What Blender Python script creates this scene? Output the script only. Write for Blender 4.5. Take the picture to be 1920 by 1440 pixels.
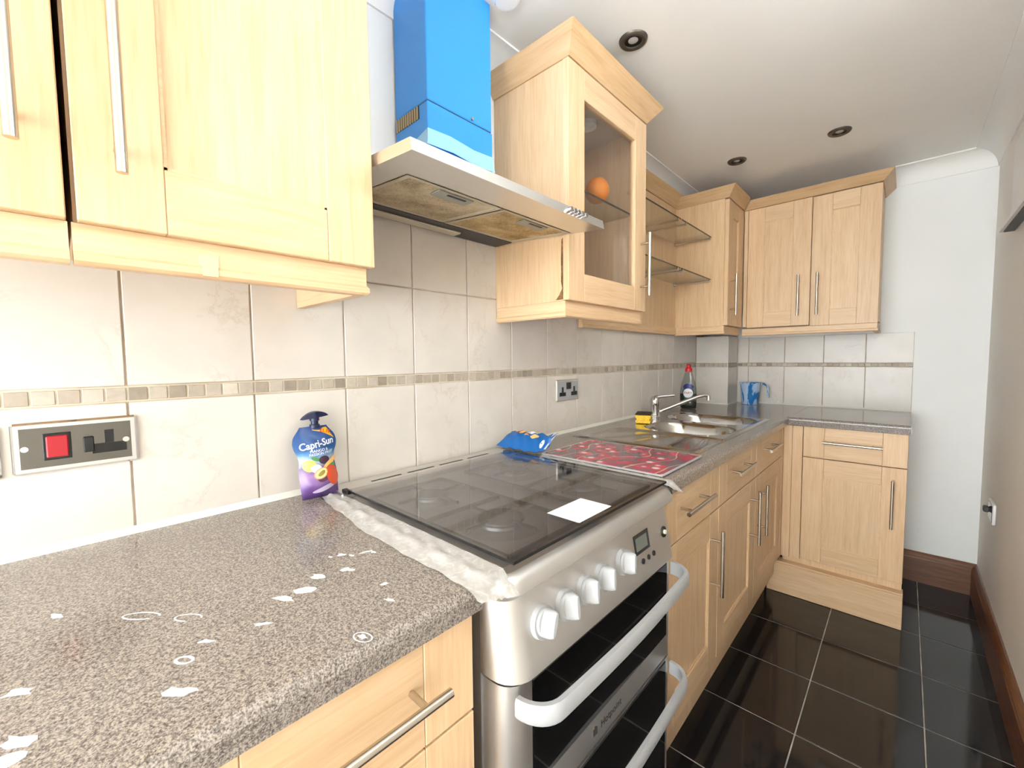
import bpy, math, random
from mathutils import Vector, Matrix
random.seed(7)
S = bpy.context.scene
COL = S.collection
for o in list(bpy.data.objects): bpy.data.objects.remove(o)

# ------------------------------------------------------------------ camera
F, CX, CY, CZ = 791.15, 1.0140, -0.0850, 1.2179
YAW, PITCH, ROLL = 0.7500, -0.0609, -0.0107
cam_d = bpy.data.cameras.new('camera'); cam = bpy.data.objects.new('camera', cam_d); COL.objects.link(cam)
cam_d.sensor_fit = 'HORIZONTAL'; cam_d.sensor_width = 36.0; cam_d.lens = 36.0 * F / 1920.0
cam_d.clip_start = 0.01
_f = Vector((-math.sin(YAW) * math.cos(PITCH), math.cos(YAW) * math.cos(PITCH), math.sin(PITCH)))
_r = Vector((math.cos(YAW), math.sin(YAW), 0)); _u = _r.cross(_f)
r2 = math.cos(ROLL) * _r + math.sin(ROLL) * _u; u2 = -math.sin(ROLL) * _r + math.cos(ROLL) * _u
cam.matrix_world = Matrix(((r2.x, u2.x, -_f.x, CX), (r2.y, u2.y, -_f.y, CY), (r2.z, u2.z, -_f.z, CZ), (0, 0, 0, 1)))
S.camera = cam

# ------------------------------------------------------------------ light: daylight through added openings behind the camera
W = bpy.data.worlds.new('sky'); S.world = W; W.use_nodes = True
bg = W.node_tree.nodes['Background']; bg.inputs[0].default_value = (0.89, 0.955, 1.0, 1); bg.inputs[1].default_value = 7.0
S.view_settings.view_transform = 'Standard'; S.view_settings.look = 'None'
S.view_settings.gamma = 1.0; S.view_settings.use_curve_mapping = False
S.view_settings.exposure = 1.3

# ------------------------------------------------------------------ materials
def lin(r, g, b):
    f = lambda c: (c / 255 / 12.92) if c / 255 <= 0.04045 else ((c / 255 + 0.055) / 1.055) ** 2.4
    return (f(r), f(g), f(b), 1.0)
def mat(name):
    m = bpy.data.materials.new(name); m.use_nodes = True
    nt = m.node_tree; return m, nt, nt.nodes['Principled BSDF']
def N(nt, t, **kw):
    n = nt.nodes.new(t)
    for k, v in kw.items():
        if k in n.inputs.keys(): n.inputs[k].default_value = v
        else: setattr(n, k, v)
    return n
def L(nt, a, b): nt.links.new(a, b)
def plain(name, col, rough=0.5, metal=0.0, spec=0.5, coat=0.0):
    m, nt, p = mat(name); p.inputs['Base Color'].default_value = col; p.inputs['Roughness'].default_value = rough
    p.inputs['Metallic'].default_value = metal; p.inputs['Specular IOR Level'].default_value = spec
    p.inputs['Coat Weight'].default_value = coat
    return m
def ramp(nt, stops):
    r = nt.nodes.new('ShaderNodeValToRGB')
    while len(r.color_ramp.elements) < len(stops): r.color_ramp.elements.new(0.5)
    for e, (p, c) in zip(r.color_ramp.elements, stops): e.position = p; e.color = c
    return r
def coords(nt, scale, rnd=True):
    tc = N(nt, 'ShaderNodeTexCoord'); mp = N(nt, 'ShaderNodeMapping'); mp.inputs['Scale'].default_value = scale
    if rnd:
        oi = N(nt, 'ShaderNodeObjectInfo'); mu = N(nt, 'ShaderNodeVectorMath', operation='MULTIPLY')
        mu.inputs[1].default_value = (3.1, 7.7, 5.3); ad = N(nt, 'ShaderNodeVectorMath', operation='ADD')
        L(nt, oi.outputs['Random'], mu.inputs[0]); L(nt, tc.outputs['Object'], ad.inputs[0]); L(nt, mu.outputs[0], ad.inputs[1])
        L(nt, ad.outputs[0], mp.inputs['Vector'])
    else: L(nt, tc.outputs['Object'], mp.inputs['Vector'])
    return mp.outputs['Vector']
def wood(name, scale, c0, c1, c2, rough=0.42, figure=0.5):
    m, nt, p = mat(name); v = coords(nt, scale)
    n1 = N(nt, 'ShaderNodeTexNoise', Scale=1.0, Detail=6.0, Roughness=0.62, Distortion=0.6)
    n2 = N(nt, 'ShaderNodeTexNoise', Scale=5.0, Detail=3.0, Roughness=0.5); L(nt, v, n1.inputs['Vector']); L(nt, v, n2.inputs['Vector'])
    mx = N(nt, 'ShaderNodeMix', data_type='FLOAT'); mx.inputs[0].default_value = 0.45
    L(nt, n1.outputs['Fac'], mx.inputs[2]); L(nt, n2.outputs['Fac'], mx.inputs[3])
    r = ramp(nt, [(0.33, c0), (0.5, c1), (0.66, c2)]); L(nt, mx.outputs[0], r.inputs[0])
    oi = N(nt, 'ShaderNodeObjectInfo'); hs = N(nt, 'ShaderNodeHueSaturation')
    mr = N(nt, 'ShaderNodeMapRange'); mr.inputs['To Min'].default_value = 0.95; mr.inputs['To Max'].default_value = 1.05
    L(nt, oi.outputs['Random'], mr.inputs['Value']); L(nt, mr.outputs[0], hs.inputs['Value']); L(nt, r.outputs[0], hs.inputs['Color'])
    L(nt, hs.outputs[0], p.inputs['Base Color']); p.inputs['Roughness'].default_value = rough
    bp = N(nt, 'ShaderNodeBump', Strength=0.06, Distance=0.001); L(nt, n2.outputs['Fac'], bp.inputs['Height']); L(nt, bp.outputs[0], p.inputs['Normal'])
    return m
OAK = (lin(205, 168, 126), lin(217, 183, 143), lin(224, 194, 157))
WV = wood('oak_upright_grain', (38, 38, 2.2), *OAK)
WH = wood('oak_level_grain', (2.2, 2.2, 45), *OAK)
WV2 = WV
CROWN = wood('oak_moulding', (2.0, 2.0, 40), lin(190, 154, 112), lin(204, 169, 127), lin(213, 180, 140))
SKIRT = wood('dark_pine_skirting', (2.5, 2.5, 50), lin(74, 44, 27), lin(106, 65, 40), lin(128, 82, 53), rough=0.35)

def paint(name, col, rough=0.6):
    m, nt, p = mat(name); v = coords(nt, (1, 1, 1), False)
    n = N(nt, 'ShaderNodeTexNoise', Scale=2.0, Detail=4.0); L(nt, v, n.inputs['Vector'])
    a = tuple(c * 0.96 for c in col[:3]) + (1,)
    r = ramp(nt, [(0.35, a), (0.65, col)]); L(nt, n.outputs['Fac'], r.inputs[0]); L(nt, r.outputs[0], p.inputs['Base Color'])
    p.inputs['Roughness'].default_value = rough; return m
WALLW = paint('white_wall_paint', lin(240, 240, 237))
WALLR = paint('warm_white_wall_paint', lin(240, 236, 229))
CEILM = paint('ceiling_paint', lin(243, 240, 235))
COVE = paint('coving_paint', lin(242, 240, 236))

def tile_mat(name, base, vein):
    m, nt, p = mat(name); v = coords(nt, (1, 1, 1))
    n = N(nt, 'ShaderNodeTexNoise', Scale=9.0, Detail=7.0, Roughness=0.65, Distortion=0.5); L(nt, v, n.inputs['Vector'])
    sub = N(nt, 'ShaderNodeMath', operation='SUBTRACT'); sub.inputs[1].default_value = 0.5; L(nt, n.outputs['Fac'], sub.inputs[0])
    ab = N(nt, 'ShaderNodeMath', operation='ABSOLUTE'); L(nt, sub.outputs[0], ab.inputs[0])
    n3 = N(nt, 'ShaderNodeTexNoise', Scale=7.0, Detail=2.0); L(nt, v, n3.inputs['Vector'])
    r = ramp(nt, [(0.0, (1, 1, 1, 1)), (0.02, (0.15, 0.15, 0.15, 1)), (0.07, (0, 0, 0, 1))]); L(nt, ab.outputs[0], r.inputs[0])
    g = ramp(nt, [(0.52, (0, 0, 0, 1)), (0.66, (1, 1, 1, 1))]); L(nt, n3.outputs['Fac'], g.inputs[0])
    mu = N(nt, 'ShaderNodeMath', operation='MULTIPLY'); L(nt, r.outputs[0], mu.inputs[0]); L(nt, g.outputs[0], mu.inputs[1])
    n4 = N(nt, 'ShaderNodeTexNoise', Scale=9.0, Detail=4.0); L(nt, v, n4.inputs['Vector'])
    b2 = ramp(nt, [(0.35, tuple(c * 0.93 for c in base[:3]) + (1,)), (0.65, base)]); L(nt, n4.outputs['Fac'], b2.inputs[0])
    mx = N(nt, 'ShaderNodeMix', data_type='RGBA'); L(nt, mu.outputs[0], mx.inputs[0]); L(nt, b2.outputs[0], mx.inputs[6]); mx.inputs[7].default_value = vein
    L(nt, mx.outputs[2], p.inputs['Base Color']); p.inputs['Roughness'].default_value = 0.28; p.inputs['Specular IOR Level'].default_value = 0.35
    return m
TILE = tile_mat('cream_marbled_tile', lin(218, 210, 200), lin(206, 194, 182))
def mosaic_mat():
    m, nt, p = mat('mosaic_stone'); oi = N(nt, 'ShaderNodeObjectInfo')
    r = ramp(nt, [(0.0, lin(146, 133, 118)), (0.25, lin(178, 166, 150)), (0.55, lin(192, 181, 166)), (0.8, lin(164, 151, 135)), (1.0, lin(204, 194, 178))])
    L(nt, oi.outputs['Random'], r.inputs[0]); v = coords(nt, (1, 1, 1))
    n = N(nt, 'ShaderNodeTexNoise', Scale=60.0, Detail=5.0, Distortion=1.0); L(nt, v, n.inputs['Vector'])
    hs = N(nt, 'ShaderNodeHueSaturation'); mr = N(nt, 'ShaderNodeMapRange'); mr.inputs['To Min'].default_value = 0.75; mr.inputs['To Max'].default_value = 1.2
    L(nt, n.outputs['Fac'], mr.inputs['Value']); L(nt, mr.outputs[0], hs.inputs['Value']); L(nt, r.outputs[0], hs.inputs['Color'])
    L(nt, hs.outputs[0], p.inputs['Base Color']); p.inputs['Roughness'].default_value = 0.45; return m
MOSAIC = mosaic_mat()
def grout_mat(name, c0, c1, sc=9.0):
    m, nt, p = mat(name); v = coords(nt, (1, 1, 1), False)
    n = N(nt, 'ShaderNodeTexNoise', Scale=sc, Detail=5.0); L(nt, v, n.inputs['Vector'])
    r = ramp(nt, [(0.38, c0), (0.62, c1)]); L(nt, n.outputs['Fac'], r.inputs[0]); L(nt, r.outputs[0], p.inputs['Base Color'])
    p.inputs['Roughness'].default_value = 0.9; return m
GROUT = grout_mat('tan_grout', lin(168, 148, 122), lin(206, 192, 170))
FGROUT = grout_mat('floor_grout', lin(150, 146, 138), lin(190, 186, 176))
def floor_tile():
    m, nt, p = mat('black_polished_tile'); v = coords(nt, (1, 1, 1))
    n = N(nt, 'ShaderNodeTexNoise', Scale=30.0, Detail=6.0); L(nt, v, n.inputs['Vector'])
    r = ramp(nt, [(0.3, lin(20, 20, 23)), (0.7, lin(32, 32, 36))]); L(nt, n.outputs['Fac'], r.inputs[0]); L(nt, r.outputs[0], p.inputs['Base Color'])
    r2_ = N(nt, 'ShaderNodeMapRange'); r2_.inputs['To Min'].default_value = 0.05; r2_.inputs['To Max'].default_value = 0.12
    L(nt, n.outputs['Fac'], r2_.inputs['Value']); L(nt, r2_.outputs[0], p.inputs['Roughness'])
    return m
FTILE = floor_tile()
def granite():
    m, nt, p = mat('speckled_worktop'); v = coords(nt, (1, 1, 1), False)
    n1 = N(nt, 'ShaderNodeTexNoise', Scale=560.0, Detail=3.0, Roughness=0.6); n2 = N(nt, 'ShaderNodeTexNoise', Scale=270.0, Detail=4.0, Roughness=0.7, Distortion=0.3)
    L(nt, v, n1.inputs['Vector']); L(nt, v, n2.inputs['Vector'])
    mx = N(nt, 'ShaderNodeMix', data_type='FLOAT'); mx.inputs[0].default_value = 0.5; L(nt, n1.outputs['Fac'], mx.inputs[2]); L(nt, n2.outputs['Fac'], mx.inputs[3])
    r = ramp(nt, [(0.36, lin(70, 63, 60)), (0.45, lin(110, 101, 96)), (0.52, lin(146, 137, 129)), (0.6, lin(178, 167, 155)), (0.68, lin(146, 140, 138))])
    L(nt, mx.outputs[0], r.inputs[0])
    L(nt, r.outputs[0], p.inputs['Base Color']); p.inputs['Roughness'].default_value = 0.15; return m
def stain_mat(name, c0, c1, c2, dots):
    m, nt, p = mat(name); v = coords(nt, (1, 1, 1), False)
    n = N(nt, 'ShaderNodeTexNoise', Scale=220.0, Detail=4.0, Roughness=.7); n2 = N(nt, 'ShaderNodeTexNoise', Scale=18.0, Detail=4.0); L(nt, v, n.inputs['Vector']); L(nt, v, n2.inputs['Vector'])
    mx = N(nt, 'ShaderNodeMix', data_type='FLOAT'); mx.inputs[0].default_value = .5; L(nt, n.outputs['Fac'], mx.inputs[2]); L(nt, n2.outputs['Fac'], mx.inputs[3])
    r = ramp(nt, [(.38, c0), (.5, c1), (.6, c2)]); L(nt, mx.outputs[0], r.inputs[0]); L(nt, r.outputs[0], p.inputs['Base Color'])
    vo = N(nt, 'ShaderNodeTexVoronoi', Scale=dots); vo.inputs['Randomness'].default_value = 0.0; L(nt, v, vo.inputs['Vector'])
    bp = N(nt, 'ShaderNodeBump', Strength=.8, Distance=.002); L(nt, vo.outputs['Distance'], bp.inputs['Height']); L(nt, bp.outputs[0], p.inputs['Normal'])
    p.inputs['Roughness'].default_value = .5; p.inputs['Metallic'].default_value = .25; return m
GRAN = granite()
def steel(name, col, rough, scale=(4, 4, 300)):
    m, nt, p = mat(name); v = coords(nt, scale, False)
    n = N(nt, 'ShaderNodeTexNoise', Scale=3.0, Detail=3.0); L(nt, v, n.inputs['Vector'])
    mr = N(nt, 'ShaderNodeMapRange'); mr.inputs['To Min'].default_value = rough * 0.8; mr.inputs['To Max'].default_value = rough * 1.25
    L(nt, n.outputs['Fac'], mr.inputs['Value']); L(nt, mr.outputs[0], p.inputs['Roughness'])
    p.inputs['Base Color'].default_value = col; p.inputs['Metallic'].default_value = 1.0; return m
STEEL = steel('brushed_steel', lin(222, 220, 217), 0.34)
STEELB = steel('cooker_steel', lin(218, 216, 213), 0.40)
SINKM = steel('sink_steel', lin(190, 188, 184), 0.13, (40, 40, 40))
CHROME = plain('chrome', lin(215, 215, 216), 0.08, 1.0)
HANDLE = plain('satin_nickel', lin(196, 188, 176), 0.25, 1.0)
SILVER = plain('silver_plastic', lin(168, 169, 170), 0.5, 0.0)
MIRROR = plain('mirror_chrome', lin(112, 110, 106), 0.08, 1.0)
BLACK = plain('black_plastic', lin(18, 18, 19), 0.4)
DARK = plain('dark_shadow_gap', lin(35, 28, 22), 0.8)
DGREY = plain('dark_grey_panel', lin(62, 62, 64), 0.5)
WHITE = plain('white_plastic', lin(238, 238, 236), 0.4)
SEAL = plain('white_sealant', lin(226, 224, 214), 0.5)
RED = plain('red_rocker', lin(170, 28, 40), 0.3)
BLUEF = plain('blue_protective_film', lin(48, 150, 240), 0.28, 0.0, 0.5)
BLUEP = plain('pale_blue_film', lin(150, 205, 246), 0.35)
def glass_mat(name, tint, ior=1.5, rough=0.0, extra=0.0):
    m = bpy.data.materials.new(name); m.use_nodes = True; nt = m.node_tree; nt.nodes.clear()
    out = N(nt, 'ShaderNodeOutputMaterial'); tr = N(nt, 'ShaderNodeBsdfTransparent'); tr.inputs[0].default_value = tint
    gl = N(nt, 'ShaderNodeBsdfGlossy'); gl.inputs['Roughness'].default_value = rough; lw = N(nt, 'ShaderNodeLayerWeight'); pw_ = N(nt, 'ShaderNodeMath', operation='POWER'); pw_.inputs[1].default_value = 5.0; L(nt, lw.outputs['Facing'], pw_.inputs[0])
    f0 = ((ior - 1) / (ior + 1)) ** 2 + extra
    ad = N(nt, 'ShaderNodeMath', operation='MULTIPLY_ADD'); ad.inputs[1].default_value = 1 - f0; ad.inputs[2].default_value = f0; L(nt, pw_.outputs[0], ad.inputs[0])
    mx = N(nt, 'ShaderNodeMixShader'); L(nt, ad.outputs[0], mx.inputs[0]); L(nt, tr.outputs[0], mx.inputs[1]); L(nt, gl.outputs[0], mx.inputs[2]); L(nt, mx.outputs[0], out.inputs[0])
    return m
GLASS = glass_mat('clear_glass', (0.93, 0.95, 0.94, 1))
CABGLASS = glass_mat('cabinet_glass', (0.95, 0.945, 0.94, 1), 1.5, 0.0, 0.02)
LIDGLASS = glass_mat('smoked_lid_glass', (0.80, 0.80, 0.81, 1), 1.55, 0.01, 0.10)
OVENGLASS = plain('black_oven_glass', lin(14, 14, 15), 0.04, 0.0, 0.6)
EDGEG = plain('dark_glass_edge', lin(40, 52, 50), 0.15)

# ------------------------------------------------------------------ mesh helpers
class MB:
    def __init__(s): s.v = []; s.f = []; s.m = []; s.sm = []; s.cm = 0
    def add(s, vs, fs, smooth=False):
        b = len(s.v); s.v += [tuple(v) for v in vs]
        for f in fs: s.f.append(tuple(b + i for i in f)); s.m.append(s.cm); s.sm.append(smooth)
        return s
    def box(s, x0, x1, y0, y1, z0, z1, c=0.0):
        if x1 < x0: x0, x1 = x1, x0
        if y1 < y0: y0, y1 = y1, y0
        if z1 < z0: z0, z1 = z1, z0
        if c <= 0:
            vs = [(x, y, z) for z in (z0, z1) for y in (y0, y1) for x in (x0, x1)]
            return s.add(vs, [(0, 2, 3, 1), (4, 5, 7, 6), (0, 1, 5, 4), (2, 6, 7, 3), (0, 4, 6, 2), (1, 3, 7, 5)])
        c = min(c, (x1 - x0) * .45, (y1 - y0) * .45, (z1 - z0) * .45)
        vs = []; idx = {}
        for i in (0, 1):
            for j in (0, 1):
                for k in (0, 1):
                    X = (x0, x1)[i]; Y = (y0, y1)[j]; Z = (z0, z1)[k]; dx = c * (1 - 2 * i); dy = c * (1 - 2 * j); dz = c * (1 - 2 * k)
                    for a, p in enumerate([(X, Y + dy, Z + dz), (X + dx, Y, Z + dz), (X + dx, Y + dy, Z)]): idx[i, j, k, a] = len(vs); vs.append(p)
        fs = []
        for a in range(3):
            b, d = [q for q in range(3) if q != a]
            for t in (0, 1):
                q = []
                for (u, w) in ((0, 0), (1, 0), (1, 1), (0, 1)):
                    e = [0, 0, 0]; e[a] = t; e[b] = u; e[d] = w; q.append(idx[e[0], e[1], e[2], a])
                fs.append(tuple(q))
        for a in range(3):
            b, d = [q for q in range(3) if q != a]
            for u in (0, 1):
                for w in (0, 1):
                    e0 = [0, 0, 0]; e0[b] = u; e0[d] = w; e1 = list(e0); e1[a] = 1
                    fs.append((idx[(*e0, b)], idx[(*e1, b)], idx[(*e1, d)], idx[(*e0, d)]))
        for i in (0, 1):
            for j in (0, 1):
                for k in (0, 1): fs.append((idx[i, j, k, 0], idx[i, j, k, 1], idx[i, j, k, 2]))
        return s.add(vs, fs)
    def cyl(s, p0, p1, r, n=16, r1=None, smooth=True):
        p0 = Vector(p0); p1 = Vector(p1); d = (p1 - p0).normalized(); r1 = r if r1 is None else r1
        a = d.orthogonal().normalized(); b = d.cross(a); vs = []
        for p, rr in ((p0, r), (p1, r1)):
            for i in range(n): t = 2 * math.pi * i / n; vs.append(p + (a * math.cos(t) + b * math.sin(t)) * rr)
        s.add(vs, [(i, (i + 1) % n, n + (i + 1) % n, n + i) for i in range(n)], smooth)
        s.add(vs[:n], [tuple(reversed(range(n)))]); s.add(vs[n:], [tuple(range(n))]); return s
    def tube(s, pts, r, n=10, smooth=True):
        pts = [Vector(p) for p in pts]; vs = []; prev = None
        rs = r if isinstance(r, (list, tuple)) else [r] * len(pts)
        for i, p in enumerate(pts):
            d = (pts[min(i + 1, len(pts) - 1)] - pts[max(i - 1, 0)]).normalized()
            a = d.orthogonal().normalized() if prev is None else (prev - d * prev.dot(d)).normalized(); prev = a; b = d.cross(a)
            for k in range(n): t = 2 * math.pi * k / n; vs.append(p + (a * math.cos(t) + b * math.sin(t)) * rs[i])
        fs = [(i * n + k, i * n + (k + 1) % n, (i + 1) * n + (k + 1) % n, (i + 1) * n + k) for i in range(len(pts) - 1) for k in range(n)]
        s.add(vs, fs, smooth); s.add(vs[:n], [tuple(reversed(range(n)))]); s.add(vs[-n:], [tuple(range(n))]); return s
    def lathe(s, prof, c=(0, 0, 0), n=32, sx=1.0, sy=1.0, smooth=True):
        vs = []
        for (r, z) in prof:
            for i in range(n): t = 2 * math.pi * i / n; vs.append((c[0] + r * sx * math.cos(t), c[1] + r * sy * math.sin(t), c[2] + z))
        fs = [(j * n + i, j * n + (i + 1) % n, (j + 1) * n + (i + 1) % n, (j + 1) * n + i) for j in range(len(prof) - 1) for i in range(n)]
        return s.add(vs, fs, smooth)
    def prism(s, poly, fn, h0, h1, smooth=False):
        n = len(poly); vs = [fn(a, b, h) for h in (h0, h1) for a, b in poly]
        s.add(vs, [(i, (i + 1) % n, n + (i + 1) % n, n + i) for i in range(n)], smooth)
        s.add(vs[:n], [tuple(reversed(range(n)))]); s.add(vs[n:], [tuple(range(n))]); return s
    def strip(s, rows, smooth=True, closed=False):
        n = len(rows[0]); vs = [p for r in rows for p in r]; m = n if closed else n - 1
        fs = [(j * n + i, j * n + (i + 1) % n, (j + 1) * n + (i + 1) % n, (j + 1) * n + i) for j in range(len(rows) - 1) for i in range(m)]
        return s.add(vs, fs, smooth)

def world_loc(o):
    l = Vector((0, 0, 0))
    while o: l += o.location; o = o.parent
    return l
def build(mb, name, mats, parent=None, origin=None, fix=True):
    me = bpy.data.meshes.new(name)
    off = world_loc(parent) if parent else Vector(origin or (0, 0, 0))
    me.from_pydata([tuple(Vector(v) - off) for v in mb.v], [], mb.f)
    if not isinstance(mats, (list, tuple)): mats = [mats]
    for m in mats: me.materials.append(m)
    me.polygons.foreach_set('material_index', mb.m); me.polygons.foreach_set('use_smooth', mb.sm)
    if fix:
        import bmesh
        bm = bmesh.new(); bm.from_mesh(me); bmesh.ops.remove_doubles(bm, verts=bm.verts, dist=1e-6); bmesh.ops.recalc_face_normals(bm, faces=bm.faces)
        for e in bm.edges:
            if len(e.link_faces) == 2 and e.calc_face_angle(0) > 0.7: e.smooth = False
        bm.to_mesh(me); bm.free()
    me.update()
    o = bpy.data.objects.new(name, me); COL.objects.link(o)
    if parent: o.parent = parent
    else: o.location = off
    return o
def thing(name, label, cat, loc, group=None):
    o = bpy.data.objects.new(name, None); COL.objects.link(o); o.location = loc; o.empty_display_size = 0.05
    return tag(o, label, cat, group)
def tag(o, label, cat, group=None):
    o['label'] = label; o['category'] = cat
    if group: o['group'] = group
    return o
def struct(o): o['kind'] = 'structure'; return o
def part(parent, name, m, fn, label=None):
    mb = MB(); fn(mb); o = build(mb, name, m, parent)
    if label: o['label'] = label
    return o
def bx(parent, name, m, x0, x1, y0, y1, z0, z1, c=0.0, label=None):
    return part(parent, name, m, lambda b: b.box(x0, x1, y0, y1, z0, z1, c), label)
def shared(name, me, parent, loc):
    o = bpy.data.objects.new(name, me); COL.objects.link(o); o.parent = parent; o.location = Vector(loc) - world_loc(parent); return o
def mesh_of(mb, name, m):
    o = build(mb, name, m); me = o.data; bpy.data.objects.remove(o); return me
def text_part(parent, name, body, m, size, origin, ux, uy, depth=0.0006, align='CENTER', bold=0.0, sx=1.0, shear=0.0, warp=None):
    cu = bpy.data.curves.new('t', 'FONT'); cu.body = body; cu.size = size; cu.align_x = align; cu.align_y = 'CENTER'; cu.extrude = depth / 2; cu.offset = bold; cu.shear = shear; cu.resolution_u = 3
    to = bpy.data.objects.new('t', cu); COL.objects.link(to)
    bpy.context.view_layer.update(); me = bpy.data.meshes.new_from_object(to.evaluated_get(bpy.context.evaluated_depsgraph_get()))
    bpy.data.objects.remove(to); bpy.data.curves.remove(cu)
    ux = Vector(ux).normalized(); uy = Vector(uy).normalized(); uz = ux.cross(uy); off = world_loc(parent); me.name = name
    for v in me.vertices:
        p = Vector(origin) + ux * v.co.x * sx + uy * v.co.y + uz * v.co.z
        if warp: p = warp(p)
        v.co = p - off
    me.materials.clear(); me.materials.append(m); o = bpy.data.objects.new(name, me); COL.objects.link(o); o.parent = parent; return o

# ------------------------------------------------------------------ the room
LY, RX, CE, BY = 3.007, 1.312, 2.19, -3.0
CR = 0.085
OPY, DX = -1.05, 2.9      # unseen wider, glazed room added behind the camera to let in daylight
wall_l = struct(build(MB().box(-0.12, -0.0035, OPY, LY + .12, -0.02, CE), 'wall_left', [GROUT]))
bx(wall_l, 'plaster', WALLW, -0.03, 0.0, OPY, LY, 1.66, CE)
bx(wall_l, 'plaster', WALLW, -0.03, 0.0, OPY, LY, -0.02, 0.88)
bx(wall_l, 'plaster', WALLW, -0.03, 0.0, OPY, -.80, .88, 1.66)
wall_e = struct(build(MB().box(-0.008, RX + .12, LY, LY + .12, -0.02, CE), 'wall_end', [WALLW]))
WY0, WY1, WZ0, WZ1 = 0.10, 1.25, 1.82, 2.10     # kitchen window in the right wall, opposite the cooker, outside the frame
mb = MB(); mb.box(RX, RX + .12, OPY, WY0, -0.02, CE); mb.box(RX, RX + .12, WY1, LY, -0.02, CE); mb.box(RX, RX + .12, WY0, WY1, -0.02, WZ0); mb.box(RX, RX + .12, WY0, WY1, WZ1, CE)
wall_r = struct(build(mb, 'wall_right', [WALLR]))
mb = MB()
for (a, b, c_, d) in ((WY0, WY1, WZ0, WZ0 + .05), (WY0, WY1, WZ1 - .04, WZ1), (WY0, WY0 + .04, WZ0 + .05, WZ1 - .04), (WY1 - .04, WY1, WZ0 + .05, WZ1 - .04)): mb.box(RX + .05, RX + .1, a, b, c_, d)
struct(build(mb, 'window_3', [WHITE]))
mb = MB(); mb.box(RX + .12, DX + .1, OPY, OPY + .1, -0.02, CE); mb.box(-1.8, -.12, OPY, OPY + .1, -.02, CE); mb.box(-1.8, -1.7, BY, OPY, -.02, CE); struct(build(mb, 'wall_added_room', [WALLW]))  # walls of the added room, widened so more light reaches the right wall
def glazed(name_w, name_f, T, a0, a1, o0, o1, z0, z1, posts):
    """wall with one big glazed opening a = o0..o1, z = z0..z1"""
    mb = MB()
    for q in ((a0, o0, -.02, CE), (o1, a1, -.02, CE), (o0, o1, z1, CE)) + (((o0, o1, -.02, z0),) if z0 > 0 else ()): tb(mb, T, q[0], q[1], 0, .1, q[2], q[3])
    struct(build(mb, name_w, [WALLW])); mb = MB()
    for q in ((o0, o0 + .05, z0, z1), (o1 - .05, o1, z0, z1), (o0 + .05, o1 - .05, z1 - .05, z1), (o0 + .05, o1 - .05, z0, z0 + .05)) + tuple((p - .03, p + .03, z0 + .05, z1 - .05) for p in posts): tb(mb, T, q[0], q[1], .03, .08, q[2], q[3])
    struct(build(mb, name_f, [WHITE]))
def tb(mb, T, a0, a1, d0, d1, z0, z1):
    p = T(a0, d0, z0); q = T(a1, d1, z1); mb.box(p[0], q[0], p[1], q[1], p[2], q[2])
glazed('wall_back', 'added_window_1', lambda a, d, z: (a, BY - d, z), -1.8, DX + .1, -1.5, 2.6, 0.0, 2.10, (-.6, .35, 1.25))  # unseen glazing added at the back as the daylight source
glazed('wall_added_side', 'added_window_2', lambda a, d, z: (DX + d, a, z), BY, OPY, -2.8, -1.5, .3, 2.10, (-2.1,))  # unseen side glazing, added to light the kitchen from behind right
struct(build(MB().box(-1.8, DX + .12, BY - .1, LY + .12, CE, CE + .08), 'ceiling', [CEILM]))
floor = struct(build(MB().box(-.12, RX + .12, OPY, LY + .12, -.08, -.0018), 'floor', [FGROUT]))
struct(build(MB().box(-1.8, DX + .12, BY - .1, OPY, -.08, 0.0), 'floor_added_room', [plain('pale_bounce_floor', lin(205, 186, 160), .4)]))  # unseen pale floor, added to bounce light up to ceiling and walls
# floor tiles, 0.306 pitch
fx = [0.488 - .306, 0.488, 0.794, 1.100, RX + .002]; G = 0.0044
fy = [3.016 - .3095 * k for k in range(14)]
fm = {}
for i in range(4):
    for j in range(12):
        x0, x1 = fx[i] + G / 2, fx[i + 1] - G / 2; y1, y0 = fy[j] - G / 2, fy[j + 1] + G / 2; y1 = min(y1, LY)
        if y1 - y0 < .02: continue
        k = (round(x1 - x0, 3), round(y1 - y0, 3))
        if k not in fm: fm[k] = mesh_of(MB().box(-k[0] / 2, k[0] / 2, -k[1] / 2, k[1] / 2, -.008, 0, .0012), 'tile', FTILE)
        shared('tile', fm[k], floor, ((x0 + x1) / 2, (y0 + y1) / 2, 0))
# coving: quarter-round concave profile on three walls
def cove_profile(n=8):
    pts = [(0, CE - CR), (0.006, CE - CR)]
    for i in range(n + 1):
        t = math.pi / 2 * i / n; pts.append((0.006 + (CR - .012) * (1 - math.cos(t)), CE - CR + 0.0 + (CR - .006) * math.sin(t)))
    pts += [(CR, CE - .006), (CR, CE)]
    return pts
pr_ = cove_profile()
def cove(name, fn, h0f, h1f):
    rows = [[fn(d, z, h0f(d)) for d, z in pr_], [fn(d, z, h1f(d)) for d, z in pr_]]
    mb = MB(); mb.strip(rows, True); struct(build(mb, name, [COVE]))
cove('trim_1', lambda d, z, h: (d, h, z), lambda d: OPY, lambda d: LY - d)
cove('trim_2', lambda d, z, h: (h, LY - d, z), lambda d: d, lambda d: RX - d)
cove('trim_3', lambda d, z, h: (RX - d, h, z), lambda d: WY1 + .02, lambda d: LY - d)
# skirting
SK = [(0, 0), (.02, 0), (.02, .128), (.017, .134), (.017, .14), (.012, .150), (.006, .158), (0, .160)]
mb = MB(); mb.prism(SK, lambda a, b, h: (h, LY - a, b), 1.0, RX - .0); struct(build(mb, 'baseboard_end', [SKIRT]))
mb = MB(); mb.prism(SK, lambda a, b, h: (RX - a, h, b), OPY, LY - .02); struct(build(mb, 'baseboard_right', [SKIRT]))

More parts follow.
